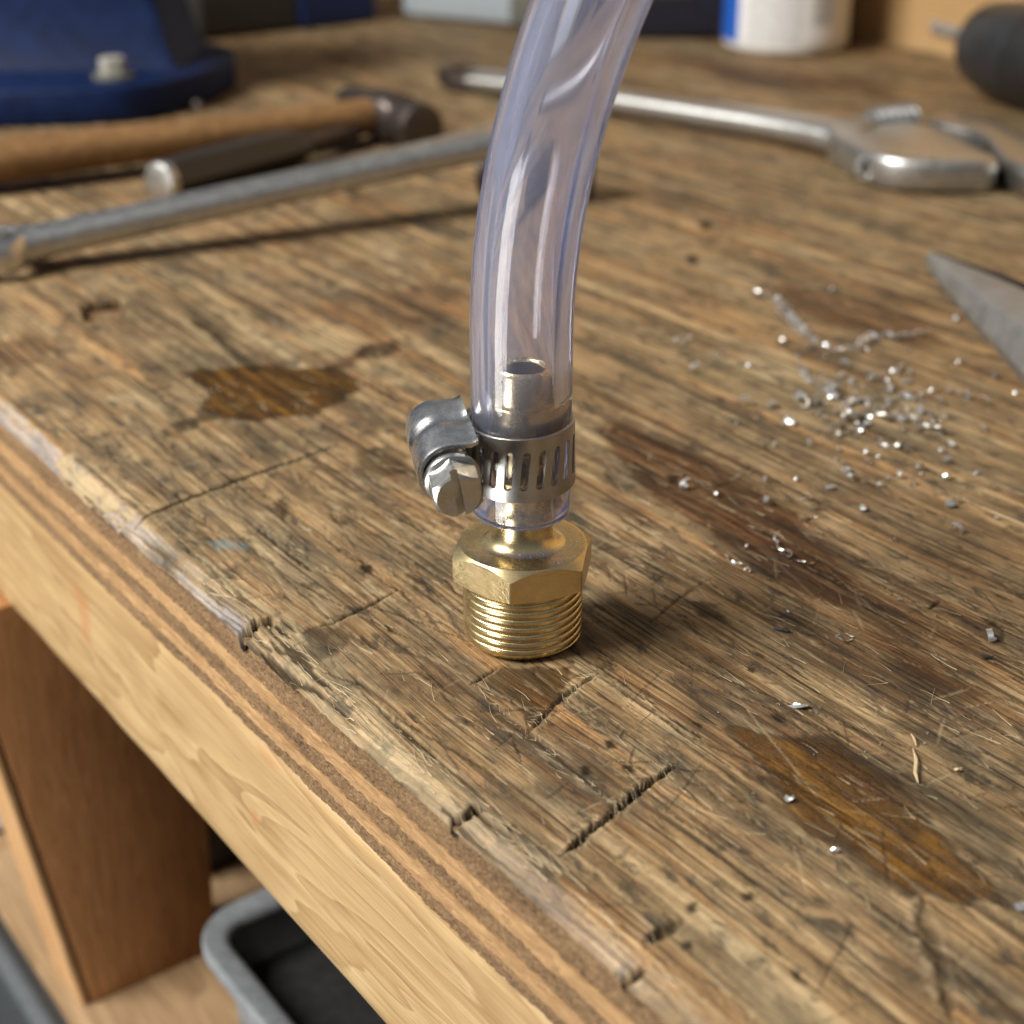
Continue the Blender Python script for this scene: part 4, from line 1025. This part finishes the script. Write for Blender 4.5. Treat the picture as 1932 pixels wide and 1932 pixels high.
# clamp lug, pale hold-down bolt, dark knob
bp = at(215, 146, 15.5)
MB().lathe([(4.0, 15.4), (9.0, 15.4), (9.0, 17.2), (5.6, 17.3)], 32, Matrix.Translation((bp.x, bp.y, 0))).build('washer', M['case_olive'], vs, 30)
hex_collar(5.0, 4.6, 17.3, 24.0, 0.6, R(20), 0.2, 120, Matrix.Translation((bp.x, bp.y, 0))).build('hold_down_bolt', M['bolt_grey'], vs, 20)
kb = Vector((at(285, 35, 50).x, yb + 3.8, 0)); kb.x = -163.0
MB().lathe([(3.0, -2), (5.0, -1), (5.5, 5), (4.0, 8)], 32, Matrix.Translation((kb.x, kb.y, 56)) @ Matrix.Rotation(R(90), 4, 'X')).build('locking_knob', M['black_rubber'], vs, 30)
pr = at(378, 205, 6)
MB().lathe([(1.2, 0), (1.9, 0.2), (1.9, 1.8), (1.3, 2.2)], 20, Matrix.Translation((pr.x, pr.y - 3.5, 8)) @ Matrix.Rotation(R(80), 4, 'X')).build('set_screw', M['dark_steel'], vs, 30)

def case(name, label, cat, p0, p1, depth, height, mat_, parts=()):
    """box whose front bottom edge runs p0->p1 on the bench"""
    p0 = Vector((p0.x, p0.y, 0)); p1 = Vector((p1.x, p1.y, 0))
    root = tag(empty(name, p0), label, cat)
    F = frame(p0, p1 - p0); Lx = (p1 - p0).length
    MB().box((0, 0, 0.4), (Lx, depth, height * 0.62), F, 4.0).build('body', mat_, root, 50)
    MB().box((-1, -1, height * 0.625), (Lx + 1, depth + 1, height), F, 4.0).build('lid', mat_, root, 50)
    for nm_, lo, hi, m_ in parts:
        MB().box((lo[0] * Lx, lo[1], lo[2]), (hi[0] * Lx, hi[1], hi[2]), F, 1.0).build(nm_, m_, root, 50)
    return root
case('tool_case', 'dark olive and blue tool case standing behind the vise', 'tool case', at(385, 78), at(702, 40), 70, 90, M['dark_case'], [('blue_panel', (0.56, -3.2, 1.5), (1.004, 60, 56), M['box_blue'])])
case('plastic_box', 'pale grey plastic box with darker end at the back, left of tube', 'box', at(762, 34), at(1012, 58), 80, 80, M['case_grey'], [('end_panel', (0.83, -3.0, 2.0), (1.006, 70, 48), M['case_olive'])])
case('navy_box', 'dark navy box at the back between tube and white bottle', 'box', at(1195, 76), at(1352, 76), 60, 90, M['navy'], [('label_strip', (0.1, -1.0, 20), (0.7, 2.0, 45), M['dark_case'])])

# white bottle with blue label edge
bt = at(1487, 110); bc = Vector((bt.x + 3, bt.y + 33.5, 0)); RBt = 33.0
bo_ = tag(empty('white_bottle', bc), 'white plastic bottle with blue label edge and bar code at the back', 'bottle')
TM = Matrix.Translation(bc)
MB().lathe([(26, 0.2), (30, 0.4), (32.4, 2.5), (33, 6), (33, 105), (31, 118), (24, 130), (17, 136), (15, 140), (15, 150)], 72, TM).build('body', M['white_plastic'], bo_, 50)
MB().lathe([(17, 148), (18, 149), (18, 168), (16.5, 170)], 48, TM).build('cap', M['label_blue'], bo_, 40)
def wrap(name, a0, a1, z0, z1, matr, r=33.25):
    n_ = 40; me = bpy.data.meshes.new(name); vs_ = []; fs = []; uv = []
    for k in range(n_ + 1):
        a = R(a0 + (a1 - a0) * k / n_)
        for z, rr in ((z0, r - 0.2), (z0, r), (z1, r), (z1, r - 0.2)): vs_.append(((bc.x + rr * math.cos(a)) * MM, (bc.y + rr * math.sin(a)) * MM, z * MM)); uv.append((k / n_, (z - z0) / (z1 - z0)))
    for k in range(n_):
        for q in range(3): fs.append((k * 4 + q, k * 4 + 4 + q, k * 4 + 5 + q, k * 4 + 1 + q))
    me.from_pydata(vs_, [], fs); ul = me.uv_layers.new(name='UVMap')
    for lp in me.loops: ul.data[lp.index].uv = uv[lp.vertex_index]
    sharp(me, 50); o = obj(name, me, matr, bo_); o.matrix_parent_inverse = Matrix.Translation(bo_.location).inverted()
wrap('printed_label', -146, -22, 7.5, 58, M['label'])
wrap('blue_label', -205, -146.2, 5.5, 58, M['label_blue'])

# adjustable wrench
a0_ = at(838, 138, 6.0); a1_ = at(1625, 262, 7.0)
aw = tag(empty('adjustable_wrench', at(1400, 250)), 'chrome adjustable wrench with open jaws lying at the right', 'wrench')
AM = frame(a0_, a1_ - a0_); La = (a1_ - a0_).length
mb = MB(); bar(mb, a0_, a1_, [(0.08, 20, 7), (0.12, 19, 8), (0.2, 16.5, 9.5), (0.4, 15, 10), (0.6, 14.5, 10), (0.8, 15.5, 10.5), (0.9, 19, 11.5), (0.97, 27, 13), (1.02, 31, 14)], 32, power=2.6)
mb.build('handle', M['wrench_steel'], aw, 50)
mb = MB(); rings = []
for k in range(40):
    a = 2 * math.pi * k / 40; rings.append([AM @ Vector((14 + (8.6 + dx) * math.cos(a) * 1.35, (8.6 + dx) * math.sin(a), dz)) for dx, dz in ((-2.4, -3.2), (-2.8, 0), (-2.4, 3.2), (0, 3.9), (2.4, 3.2), (2.8, 0), (2.4, -3.2), (0, -3.9))])
mb.loft(rings, loop=True).build('hanging_eye', M['dark_steel'], aw, 50)
HM = AM @ Matrix.Translation((La, 0, 0))
# local: x outwards, y left (away from viewer side positive), z up
def plan(pts, z=12.0): return [(p.x, p.y) for p in smooth_outline([Vector((at(x, y, z).x, at(x, y, z).y, 0)) for x, y in pts], 1)]
fixed = [(1560, 238), (1590, 222), (1660, 216), (1730, 232), (1785, 246), (1830, 272), (1885, 297), (1880, 305), (1780, 306), (1690, 302), (1640, 290), (1600, 272), (1570, 255)]
MB().prism(plan(fixed), 0.6, 12.5, None, 2.2).build('fixed_jaw', M['wrench_steel'], aw, 50)
mov = [(1735, 224), (1790, 212), (1870, 222), (1960, 262), (2010, 300), (1985, 330), (1930, 316), (1882, 286), (1862, 252), (1800, 238)]
MB().prism(plan(mov, 11.5), 1.4, 11.8, None, 1.6).build('movable_jaw', M['grey_steel'], aw, 50)
throat = [(1770, 244), (1800, 236), (1862, 250), (1884, 290), (1880, 299), (1828, 274)]
MB().prism(plan(throat), 0.6, 6.0, None, 0.8).build('throat_shade', M['dark_steel'], aw, 50)  # dark filler added for the shade in the jaw gap
# knurled worm on top and pin hole in the side
wc = at(1680, 232, 11.0); WM = frame(wc, at(1730, 226, 11.0) - wc)
mb = MB(); rings = []
for i in range(81):
    x = -6 + 19 * i / 80
    rings.append([WM @ Vector((x - 3, (5.2 + 1.2 * math.sin(2 * math.pi * (x / 3.6 - j / 36))) * math.cos(2 * math.pi * j / 36), (5.2 + 1.2 * math.sin(2 * math.pi * (x / 3.6 - j / 36))) * math.sin(2 * math.pi * j / 36))) for j in range(36)])
mb.loft(rings).build('knurled_worm', M['plier_steel'], aw, 40)
pc = at(1641, 316, 6.6); PM = frame(pc, Vector((-0.35, -0.93, 0.12))) @ Matrix.Rotation(R(90), 4, 'Y')
MB().lathe([(5.4, -6.0), (5.4, 0.6), (4.9, 1.3), (3.4, 1.4), (3.1, 1.0)], 36, PM, cap1=False).build('pin_boss', M['chrome'], aw, 40)
MB().lathe([(3.2, -1.0), (3.2, 1.1)], 30, PM).build('pin_hole_shade', M['black_rubber'], aw, 40)  # black disc stands in for the shade in the hole

# needle-nose pliers reaching in from the right
tip = at(1757, 487, 3.0); pe = Vector((tip.x + 19, tip.y - 118, 10.0))
pl = tag(empty('pliers', at(1900, 640)), 'grey steel pointed pliers reaching in from the right edge', 'pliers')
PF = frame(tip, pe - tip)          # x towards the joint, y to the right of travel
Lp = (pe - tip).length
def jaw(sgn, mat_, lift, wmax):
    rings = []
    for f in np.linspace(0, 1, 14):
        wd = 1.6 + wmax * f ** 0.85; ht = 4.0 + 15.0 * f ** 0.9; y0 = sgn * (0.15 + (0.4 if sgn < 0 else 4.5) * f)
        rg = []
        for yy, zz in ((0.0, -0.5), (0.55, -0.5), (0.92, -0.42), (1.0, -0.2), (0.9, 0.22), (0.84, 0.30), (0.72, 0.36), (0.3, 0.46), (0.05, 0.5), (0.0, 0.46)): rg.append(PF @ Vector((f * Lp, y0 + sgn * wd * yy, lift + ht * zz)))
        rings.append(rg)
    return MB().loft(rings)
jaw(-1, M['plier_steel'], 0.0, 20.0).build('jaw', M['plier_steel'], pl, 25)
jaw(1, M['dark_steel'], 0.4, 9.0).build('jaw', M['dark_steel'], pl, 25)
MB().lathe([(14, -8), (15, -7), (15, 7), (13.5, 8)], 40, PF @ Matrix.Translation((Lp + 10, 0, 0))).build('pivot', M['grey_steel'], pl, 40)
for sgn in (-1, 1):
    mb = MB(); bar(mb, PF @ Vector((Lp + 12, sgn * 8, 0)), PF @ Vector((Lp + 150, sgn * 24 - 6, 0)), [(0, 12, 11), (0.3, 14, 12), (0.7, 15, 13), (1, 11, 10)], 20); mb.build('grip', M['box_blue'], pl, 60)

# drill chuck with bit
kB = at(1862, 82, 22.0); kT = at(1766, 52, 22.0); kd = kB - kT; kd.z = 0; kd.normalize()
dr = tag(empty('drill_chuck', Vector((kB.x, kB.y, 0)) + kd * 30), 'black drill chuck with shiny bit at the upper right edge', 'drill chuck')
KM = frame(kB, kd) @ Matrix.Rotation(R(90), 4, 'Y')
MB().lathe([(6, -1.0), (12, -0.5), (17, 1.5), (19, 5), (20, 12), (20.7, 17), (21.2, 20), (21.2, 42), (20.5, 44)], 72, KM).build('sleeve', M['black_plastic'], dr, 40)
MB().lathe([(19.5, 44), (20.6, 45), (20.8, 80), (18, 84), (16, 110)], 72, KM).build('rear_sleeve', M['black_rubber'], dr, 40)
mb = MB(); rings = []
for i in range(61):
    z = -((kB - kT).length) + ((kB - kT).length + 6) * i / 60
    rings.append([KM @ Vector(((3.3 + 0.4 * math.cos(2 * (2 * math.pi * j / 24 + z * 0.28))) * math.cos(2 * math.pi * j / 24), (3.3 + 0.4 * math.cos(2 * (2 * math.pi * j / 24 + z * 0.28))) * math.sin(2 * math.pi * j / 24), z)) for j in range(24)])
mb.loft(rings).build('drill_bit', M['swarf'], dr, 60)

# ------------------------------------------------------------------ bins under the bench
def tub(name, label, cat, corner, s_len, t_len, zr, z0, mat_, rim=5.0, inner=None):
    """open plastic tub: corner (s,t) of the rim nearest the far left front"""
    root = tag(empty(name, E * corner[0] + N * corner[1] + Vector((0, 0, z0))), label, cat)
    def ring(off, z, rr=16):
        s1_, t0_ = corner[0] - off, corner[1] + off; s0_ = corner[0] - s_len + off; t1_ = corner[1] + t_len - off
        rr = max(2, rr - off); pts = []
        for cs, ct, a0 in ((s1_ - rr, t0_ + rr, -90), (s1_ - rr, t1_ - rr, 0), (s0_ + rr, t1_ - rr, 90), (s0_ + rr, t0_ + rr, 180)):
            for k in range(9):
                a = R(a0 + 90 * k / 8); pts.append(E * (cs + rr * math.cos(a)) + N * (ct + rr * math.sin(a)) + Vector((0, 0, z)))
        return pts
    MB().loft([ring(9, z0 + 0.2), ring(5.5, zr - 6), ring(5.2, zr - 3), ring(6.8, zr - 3), ring(8, z0 + 5), ring(11, z0 + 2.2)]).build('body', mat_, root, 50)
    MB().loft([ring(5.0, zr - 3.2), ring(0.6, zr - 4.5), ring(0, zr - 4), ring(0, zr - 0.8), ring(0.7, zr), ring(rim - 0.5, zr - 0.3), ring(rim + 1.4, zr - 1.4), ring(rim + 1.8, zr - 3.0)], cap0=False, cap1=False, loop=True).build('rim', mat_, root, 50)
    if inner:
        MB().loft([ring(11.5, z0 + 3), ring(8.6, z0 + (zr - z0) * 0.55)]).build('interior', inner, root, 50)  # black fill in the lower half of the tub
    return root
c_ = st(352, 1742, -150)
tub('storage_tub', 'grey plastic tub with dark contents on the shelf under the apron', 'tub', (c_[0] + 1, c_[1] - 1), 190, 120, -150, ZS + 0.2, M['bin_grey'], 6.0, M['black_rubber'])
c_ = st(100, 1905, -300)
tub('floor_bin', 'dark grey bin with pale rim standing on the floor at lower left', 'bin', (c_[0] + 70, c_[1] - 70), 120, 68, -300, -819.8, M['bin_dark'], 5.0, M['black_rubber'])
CS, CT = st(400, 1600, ZS)
cr = tag(empty('dark_gap_box', E * 240 + N * 60 + Vector((0, 0, ZS))), 'added black box darkening the gap between the leg and the grey tub', 'filler box')
MB().box((-300, 9, ZS + 0.3), (-195, 120, ZS + 52), RB, 3.0).build('body', M['black_rubber'], cr, 40)  # added box that keeps the gap beside the leg dark
MB().box((-302, 7, ZS + 52.3), (-193, 122, ZS + 60), RB, 2.0).build('lid', M['dark_case'], cr, 40)
jp = at(-20, 1560, ZS); jp = E * (jp.dot(E) + 25) + N * (jp.dot(N) + 10)
jg = tag(empty('white_jug', Vector((jp.x, jp.y, ZS))), 'white plastic jug at the far left under the bench', 'jug')
MB().lathe([(28, ZS + 0.3), (32, ZS + 2), (33, ZS + 8), (33, ZS + 70), (26, ZS + 86), (12, ZS + 96), (11, ZS + 106)], 48, Matrix.Translation((jp.x, jp.y, 0))).build('body', M['jug_white'], jg, 50)
MB().lathe([(13, ZS + 104), (13.4, ZS + 105), (13.4, ZS + 116), (12, ZS + 117)], 36, Matrix.Translation((jp.x, jp.y, 0))).build('cap', M['box_blue'], jg, 40)

# ------------------------------------------------------------------ metal shavings
def c5(cx, cy, z=0.0):
    """photo detail coordinate -> bench point"""
    return at((1248 + cx * 0.41408) * 0.94336, (520 + cy * 0.41408) * 0.94336, z)
def bead_mesh(seed):
    bm = bmesh.new(); bmesh.ops.create_icosphere(bm, subdivisions=1 if seed % 2 else 2, radius=1.0)
    rg = random.Random(seed); ax = [Vector((rg.gauss(0, 1), rg.gauss(0, 1), rg.gauss(0, 1))).normalized() for _ in range(5)]; am = [rg.uniform(-0.5, 0.5) for _ in ax]
    st_ = Vector((rg.uniform(0.9, 1.7), rg.uniform(0.55, 0.9), rg.uniform(0.45, 0.8)))
    for v in bm.verts:
        k = 1 + sum(a * max(0, v.co.dot(x)) ** 3 for a, x in zip(am, ax)); v.co = Vector((v.co.x * st_.x, v.co.y * st_.y, v.co.z * st_.z)) * k
    me = bpy.data.meshes.new('metal_crumb'); bm.to_mesh(me); bm.free(); sharp(me, 22 if seed % 2 else 40); me.materials.append(M['swarf'] if seed % 4 else M['swarf_dull']); return me
def curl_mesh(seed):
    rg = random.Random(seed * 13 + 5); n_ = 18; rings = []; turn = R(rg.uniform(170, 400)); tw = rg.uniform(0.25, 0.6); lift = rg.uniform(0.1, 0.9)
    for i in range(n_ + 1):
        f = i / n_; a = turn * f; rr = 0.95 * (1 - 0.25 * f); c = Vector((rr * math.cos(a), lift * (f - 0.5) * 1.6, rr * math.sin(a) * 0.8)); ra = Vector((math.cos(a), 0, math.sin(a))); wv = Vector((0.25 * math.sin(a * 2), 1, tw * math.cos(a))).normalized() * (0.42 * (0.35 + 0.65 * math.sin(math.pi * (0.1 + 0.8 * f))))
        rings.append([c - wv - ra * 0.07, c + wv - ra * 0.07, c + wv + ra * 0.07, c - wv + ra * 0.07])
    mb = MB().loft(rings); mb.v = [tuple(x * 1000 for x in v) for v in mb.v]; me = mb.mesh('metal_crumb', 50); me.materials.append(M['swarf'] if seed % 3 else M['swarf_dull']); return me
bead_meshes = [bead_mesh(k) if k % 4 == 1 else curl_mesh(k) for k in range(13)]
beads = [(275, 395, 30), (320, 372, 16), (460, 462, 30), (348, 522, 28), (610, 515, 24), (660, 522, 24), (580, 685, 32), (712, 695, 26), (792, 780, 24), (640, 755, 26), (525, 780, 22), (770, 388, 24), (865, 355, 24), (890, 418, 24), (930, 400, 20), (830, 470, 16),
         (1062, 503, 26), (1092, 595, 28), (1190, 548, 18), (1265, 550, 18), (1340, 515, 20), (1360, 590, 20), (1535, 500, 16), (1625, 495, 18), (1785, 560, 22), (1895, 645, 16), (1490, 632, 24), (1570, 632, 22), (1655, 660, 20), (1735, 682, 28), (1270, 675, 18), (1360, 670, 18), (1235, 722, 20), (1430, 728, 26), (1305, 750, 18), (1410, 815, 22),
         (1725, 818, 20), (920, 738, 20), (965, 765, 18), (1038, 838, 24), (1180, 785, 22), (1140, 825, 20), (895, 888, 20), (730, 895, 16), (1385, 912, 24), (1530, 922, 18), (1580, 888, 18), (1565, 965, 20), (1430, 1003, 22), (1330, 1040, 20), (1280, 1058, 14), (1235, 1085, 16), (1390, 1075, 20), (1700, 1030, 14), (1555, 1045, 20),
         (828, 1060, 14), (678, 1062, 16), (445, 1132, 16), (683, 1168, 26), (1000, 1100, 16), (1150, 1198, 16), (1610, 1162, 16), (1608, 1295, 26), (590, 1385, 12), (598, 1500, 14), (790, 1420, 18), (1580, 1178, 26), (1770, 1815, 26), (1005, 148, 24), (1600, 285, 22), (870, 690, 30), (890, 590, 24), (1110, 680, 24), (860, 660, 28), (1230, 875, 22), (1330, 1640, 8), (1385, 1530, 8), (790, 1700, 8), (1300, 1350, 10), (1800, 1245, 12), (300, 1085, 30), (940, 1320, 12), (1275, 620, 26)]
rg_ = random.Random(21)
for k in range(95):
    cx, cy = (rg_.gauss(1180, 210), rg_.gauss(690, 95)) if k < 70 else (rg_.gauss(1150, 330), rg_.gauss(760, 220))
    if 200 < cx < 1850 and 330 < cy < 1500: beads.append((cx, cy, rg_.uniform(9, 24) if k < 70 else rg_.uniform(7, 15)))
for k, (cx, cy, sz) in enumerate(beads):
    r = sz * 0.5 * 0.41408 * 0.94336 * 0.118 * 2.35
    p = c5(cx, cy, 0.55 * r)
    o = bpy.data.objects.new('metal_crumb', bead_meshes[(k * 5) % 13]); col.objects.link(o)
    o.location = Vector((p.x, p.y, 0.62 * r + 0.05)) * MM; o.scale = (r * MM,) * 3; o.rotation_euler = (random.uniform(-0.4, 0.4), random.uniform(-0.4, 0.4), random.uniform(0, 6.28))
    tag(o, 'tiny silver metal crumb scattered among the filings right of the fitting', 'metal crumb', 'metal crumbs scattered on the bench')
def curl(path, rad, pitch, wd, th=0.12, start=0.0, flat=0.75, seed=0):
    """ribbon of swarf coiled along a path of bench points"""
    rg = random.Random(seed)
    P = [Vector((p.x, p.y, 0)) for p in path]; seglen = [(P[i + 1] - P[i]).length for i in range(len(P) - 1)]; tot = sum(seglen)
    n_ = max(14, int(tot / pitch * 16)); rings = []
    for i in range(n_ + 1):
        d = tot * i / n_; k = 0; x = d
        while k < len(seglen) - 1 and x > seglen[k]: x -= seglen[k]; k += 1
        c = P[k].lerp(P[k + 1], min(1, x / max(1e-6, seglen[k]))); t = (P[k + 1] - P[k]).normalized(); sd_ = Vector((-t.y, t.x, 0)); up = Vector((0, 0, 1))
        f = i / n_; rr = rad * (0.55 + 0.45 * math.sin(math.pi * min(1, f * 1.15 + 0.08))) * (1 + 0.15 * math.sin(f * 23 + seed))
        a = start + 2 * math.pi * d / pitch
        ra = sd_ * math.cos(a) + up * (math.sin(a) * flat); q = c + ra * rr + up * (rad * flat + 0.1)
        wv = (t * 0.9 + ra * 0.25).normalized(); ww = wd * (0.6 + 0.4 * math.sin(math.pi * f))
        tn = ra.normalized() * th
        rings.append([q - wv * ww / 2 - tn * 0.5, q + wv * ww / 2 - tn * 0.5, q + wv * ww / 2 + tn * 0.5, q - wv * ww / 2 + tn * 0.5])
    return MB().loft(rings)
curls = [
    ([(610, 170), (690, 175), (745, 215), (785, 275), (830, 325), (870, 365), (930, 410), (990, 440), (1060, 455)], 1.6, 5.0, 1.7, 'longest coiled silver shaving trailing down toward the filings pile', 'swarf'),
    ([(1060, 455), (1130, 440), (1190, 385), (1260, 385), (1330, 385), (1400, 375), (1480, 360)], 1.35, 4.6, 1.5, 'coiled shaving at the top right of the filings, bright at its end', 'swarf'),
    ([(990, 845), (1060, 800), (1150, 760), (1250, 775), (1350, 770), (1420, 790), (1480, 830), (1580, 840)], 1.4, 8.0, 2.2, 'wavy flat metal ribbon across the lower filings pile', 'swarf_dull'),
    ([(960, 600), (985, 640), (1010, 690)], 2.0, 5.0, 2.4, 'thick bright curl in the middle of the filings pile', 'swarf'),
    ([(1225, 905), (1290, 910), (1340, 915)], 0.7, 4.0, 1.1, 'pale short ribbon below the filings pile', 'swarf'),
    ([(1050, 990), (1070, 1030), (1110, 1070)], 0.9, 3.4, 1.3, 'bright folded chip standing alone below the filings', 'swarf'),
    ([(745, 1320), (730, 1365), (760, 1405), (800, 1430)], 0.55, 4.5, 0.8, 'thin hooked shaving nearest the dark stain', 'swarf'),
    ([(830, 1465), (880, 1475), (930, 1460)], 0.45, 5.0, 0.9, 'short brassy shaving below the hooked one', 'swarf_dull'),
    ([(480, 1435), (520, 1460), (560, 1480)], 0.5, 4.0, 1.1, 'pale crumpled metal chip along the crack', 'swarf'),
    ([(1020, 1825), (1060, 1850), (1115, 1825), (1070, 1810), (1025, 1822)], 0.25, 6.0, 0.55, 'small silver loop shaving lying by itself on the right', 'swarf'),
    ([(850, 1265), (885, 1250), (930, 1255)], 0.45, 3.5, 0.8, 'tan curled shaving above the hooked one', 'swarf_dull'),
    ([(905, 1225), (950, 1205)], 0.4, 3.5, 0.8, 'dark little curl just above the tan curl', 'dark_steel'),
    ([(845, 1165), (885, 1160), (915, 1145)], 0.3, 4.5, 0.7, 'slim silver sliver near the lower filings', 'swarf'),
    ([(850, 520), (870, 560), (920, 600)], 0.9, 3.0, 1.4, 'bright twisted chip at the left of the pile', 'swarf'),
    ([(880, 700), (960, 690)], 0.7, 2.6, 1.2, 'dull twisted chip left of the thick bright curl', 'swarf_dull'),
    ([(1290, 690), (1380, 660)], 0.6, 2.6, 1.1, 'dull twisted chip right of the thick bright curl', 'swarf_dull'),
    ([(1070, 840), (1190, 800)], 0.6, 2.6, 1.0, 'dull coil lying under the wavy ribbon', 'swarf_dull'),
    ([(1450, 720), (1480, 750), (1500, 800)], 0.7, 3.0, 1.1, 'greenish grey chip at the right of the pile', 'swarf_dull'),
]
for k, (pp, rad, pit, wd, lab, mt) in enumerate(curls):
    o = curl([c5(*p) for p in pp], rad, pit, wd, seed=k).build('metal_shaving', M[mt], None, 60)
    tag(o, lab, 'metal shaving', 'curled metal shavings on the bench')
def flake(name, px, py, sx_, sy_, rot, mt, lab, cat, grp=None, seed=0):
    rg = random.Random(seed); c = at(px, py); mb = MB(); n_ = 9; lo = []; hi = []
    for j in range(n_):
        a = 2 * math.pi * j / n_; rr = rg.uniform(0.55, 1.1); x, y = rr * sx_ * math.cos(a), rr * sy_ * math.sin(a)
        p = Vector((c.x + x * math.cos(rot) - y * math.sin(rot), c.y + x * math.sin(rot) + y * math.cos(rot), 0.12 + rg.uniform(0, 0.5))); lo.append(p); hi.append(p + Vector((0, 0, 0.16)))
    cl_, ch = Vector((c.x, c.y, 0.35)), Vector((c.x, c.y, 0.75))
    mb.loft([lo, hi], False, False); b0 = len(mb.v); mb.v += [tuple(cl_), tuple(ch)]
    for j in range(n_): mb.f += [(b0, (j + 1) % n_, j), (b0 + 1, n_ + j, n_ + (j + 1) % n_)]
    tag(mb.build(name, M[mt], None, 20), lab, cat, grp)
flake('metal_flake', 1600, 1418, 2.0, 0.7, 0.0, 'swarf', 'pointed silver flake above the lower oil stain', 'metal flake', seed=1) if False else None
flake('metal_flake', 1510, 1336, 2.2, 0.75, -0.15, 'swarf', 'long pointed silver flake above the lower oil stain', 'metal flake', seed=1)
flake('metal_flake', 1488, 1511, 0.85, 0.8, 0.6, 'swarf', 'small bright white flake on the lower oil stain', 'metal flake', seed=2)
flake('metal_flake', 1575, 1608, 0.9, 0.45, 0.1, 'swarf', 'pale flake at the lower edge of the oil stain', 'metal flake', seed=3)
flake('metal_flake', 1930, 1712, 1.6, 1.1, 0.9, 'swarf', 'bluish silver flake cut off by the right edge', 'metal flake', seed=4)
flake('dark_chip', 1475, 1192, 1.6, 0.5, -0.5, 'black_flake', 'thin black chip left of the silver loop shaving', 'chip', seed=5)
flake('dark_chip', 1860, 1243, 1.3, 0.5, -0.2, 'black_flake', 'small black chip near the right edge', 'chip', seed=6)
flake('wood_chip', 1808, 1456, 0.8, 0.6, 0.2, 'splinter', 'small brown wood chip right of the oil stain', 'wood chip', seed=8)
def splinter(pts, wd, lab):
    P = [at(*p) for p in pts]; rings = []
    n_ = len(P)
    for i in range(n_ * 4):
        f = i / (n_ * 4 - 1) * (n_ - 1); k = min(n_ - 2, int(f)); p = P[k].lerp(P[k + 1], f - k); g_ = i / (n_ * 4 - 1)
        t = (P[k + 1] - P[k]).normalized(); sd_ = Vector((-t.y, t.x, 0)); w2 = wd * (0.25 + 0.75 * math.sin(math.pi * g_)); z = 0.2 + 0.5 * math.sin(math.pi * g_)
        rings.append([p - sd_ * w2 / 2 + Vector((0, 0, z)), p + sd_ * w2 / 2 + Vector((0, 0, z)), p + sd_ * w2 * 0.3 + Vector((0, 0, z + 0.22)), p - sd_ * w2 * 0.3 + Vector((0, 0, z + 0.22))])
    tag(MB().loft(rings).build('wood_splinter', M['splinter'], None, 40), lab, 'splinter')
splinter([(1722, 1415), (1728, 1440), (1726, 1465), (1732, 1480)], 0.6, 'pale curved wood splinter beside the lower oil stain')
splinter([(1718, 1388), (1724, 1402), (1728, 1410)], 0.35, 'tiny pale splinter just above the curved one')
for k, (px, py) in enumerate([(1430, 1310), (1632, 1420), (1660, 1405), (1860, 1330), (1745, 1404), (1535, 1425), (1420, 1500), (1750, 1385), (1355, 1345), (1540, 1600), (1468, 1330), (1870, 1395)]):
    r = random.uniform(0.16, 0.3); p = at(px, py)
    o = bpy.data.objects.new('metal_speck', bead_meshes[(k * 5) % 13]); col.objects.link(o); o.location = Vector((p.x, p.y, r * 0.7)) * MM; o.scale = (r * MM,) * 3; o.rotation_euler = (0, 0, k)
    tag(o, 'minute bright metal speck on the wood around the lower oil stain', 'metal speck', 'metal specks around the oil stain')
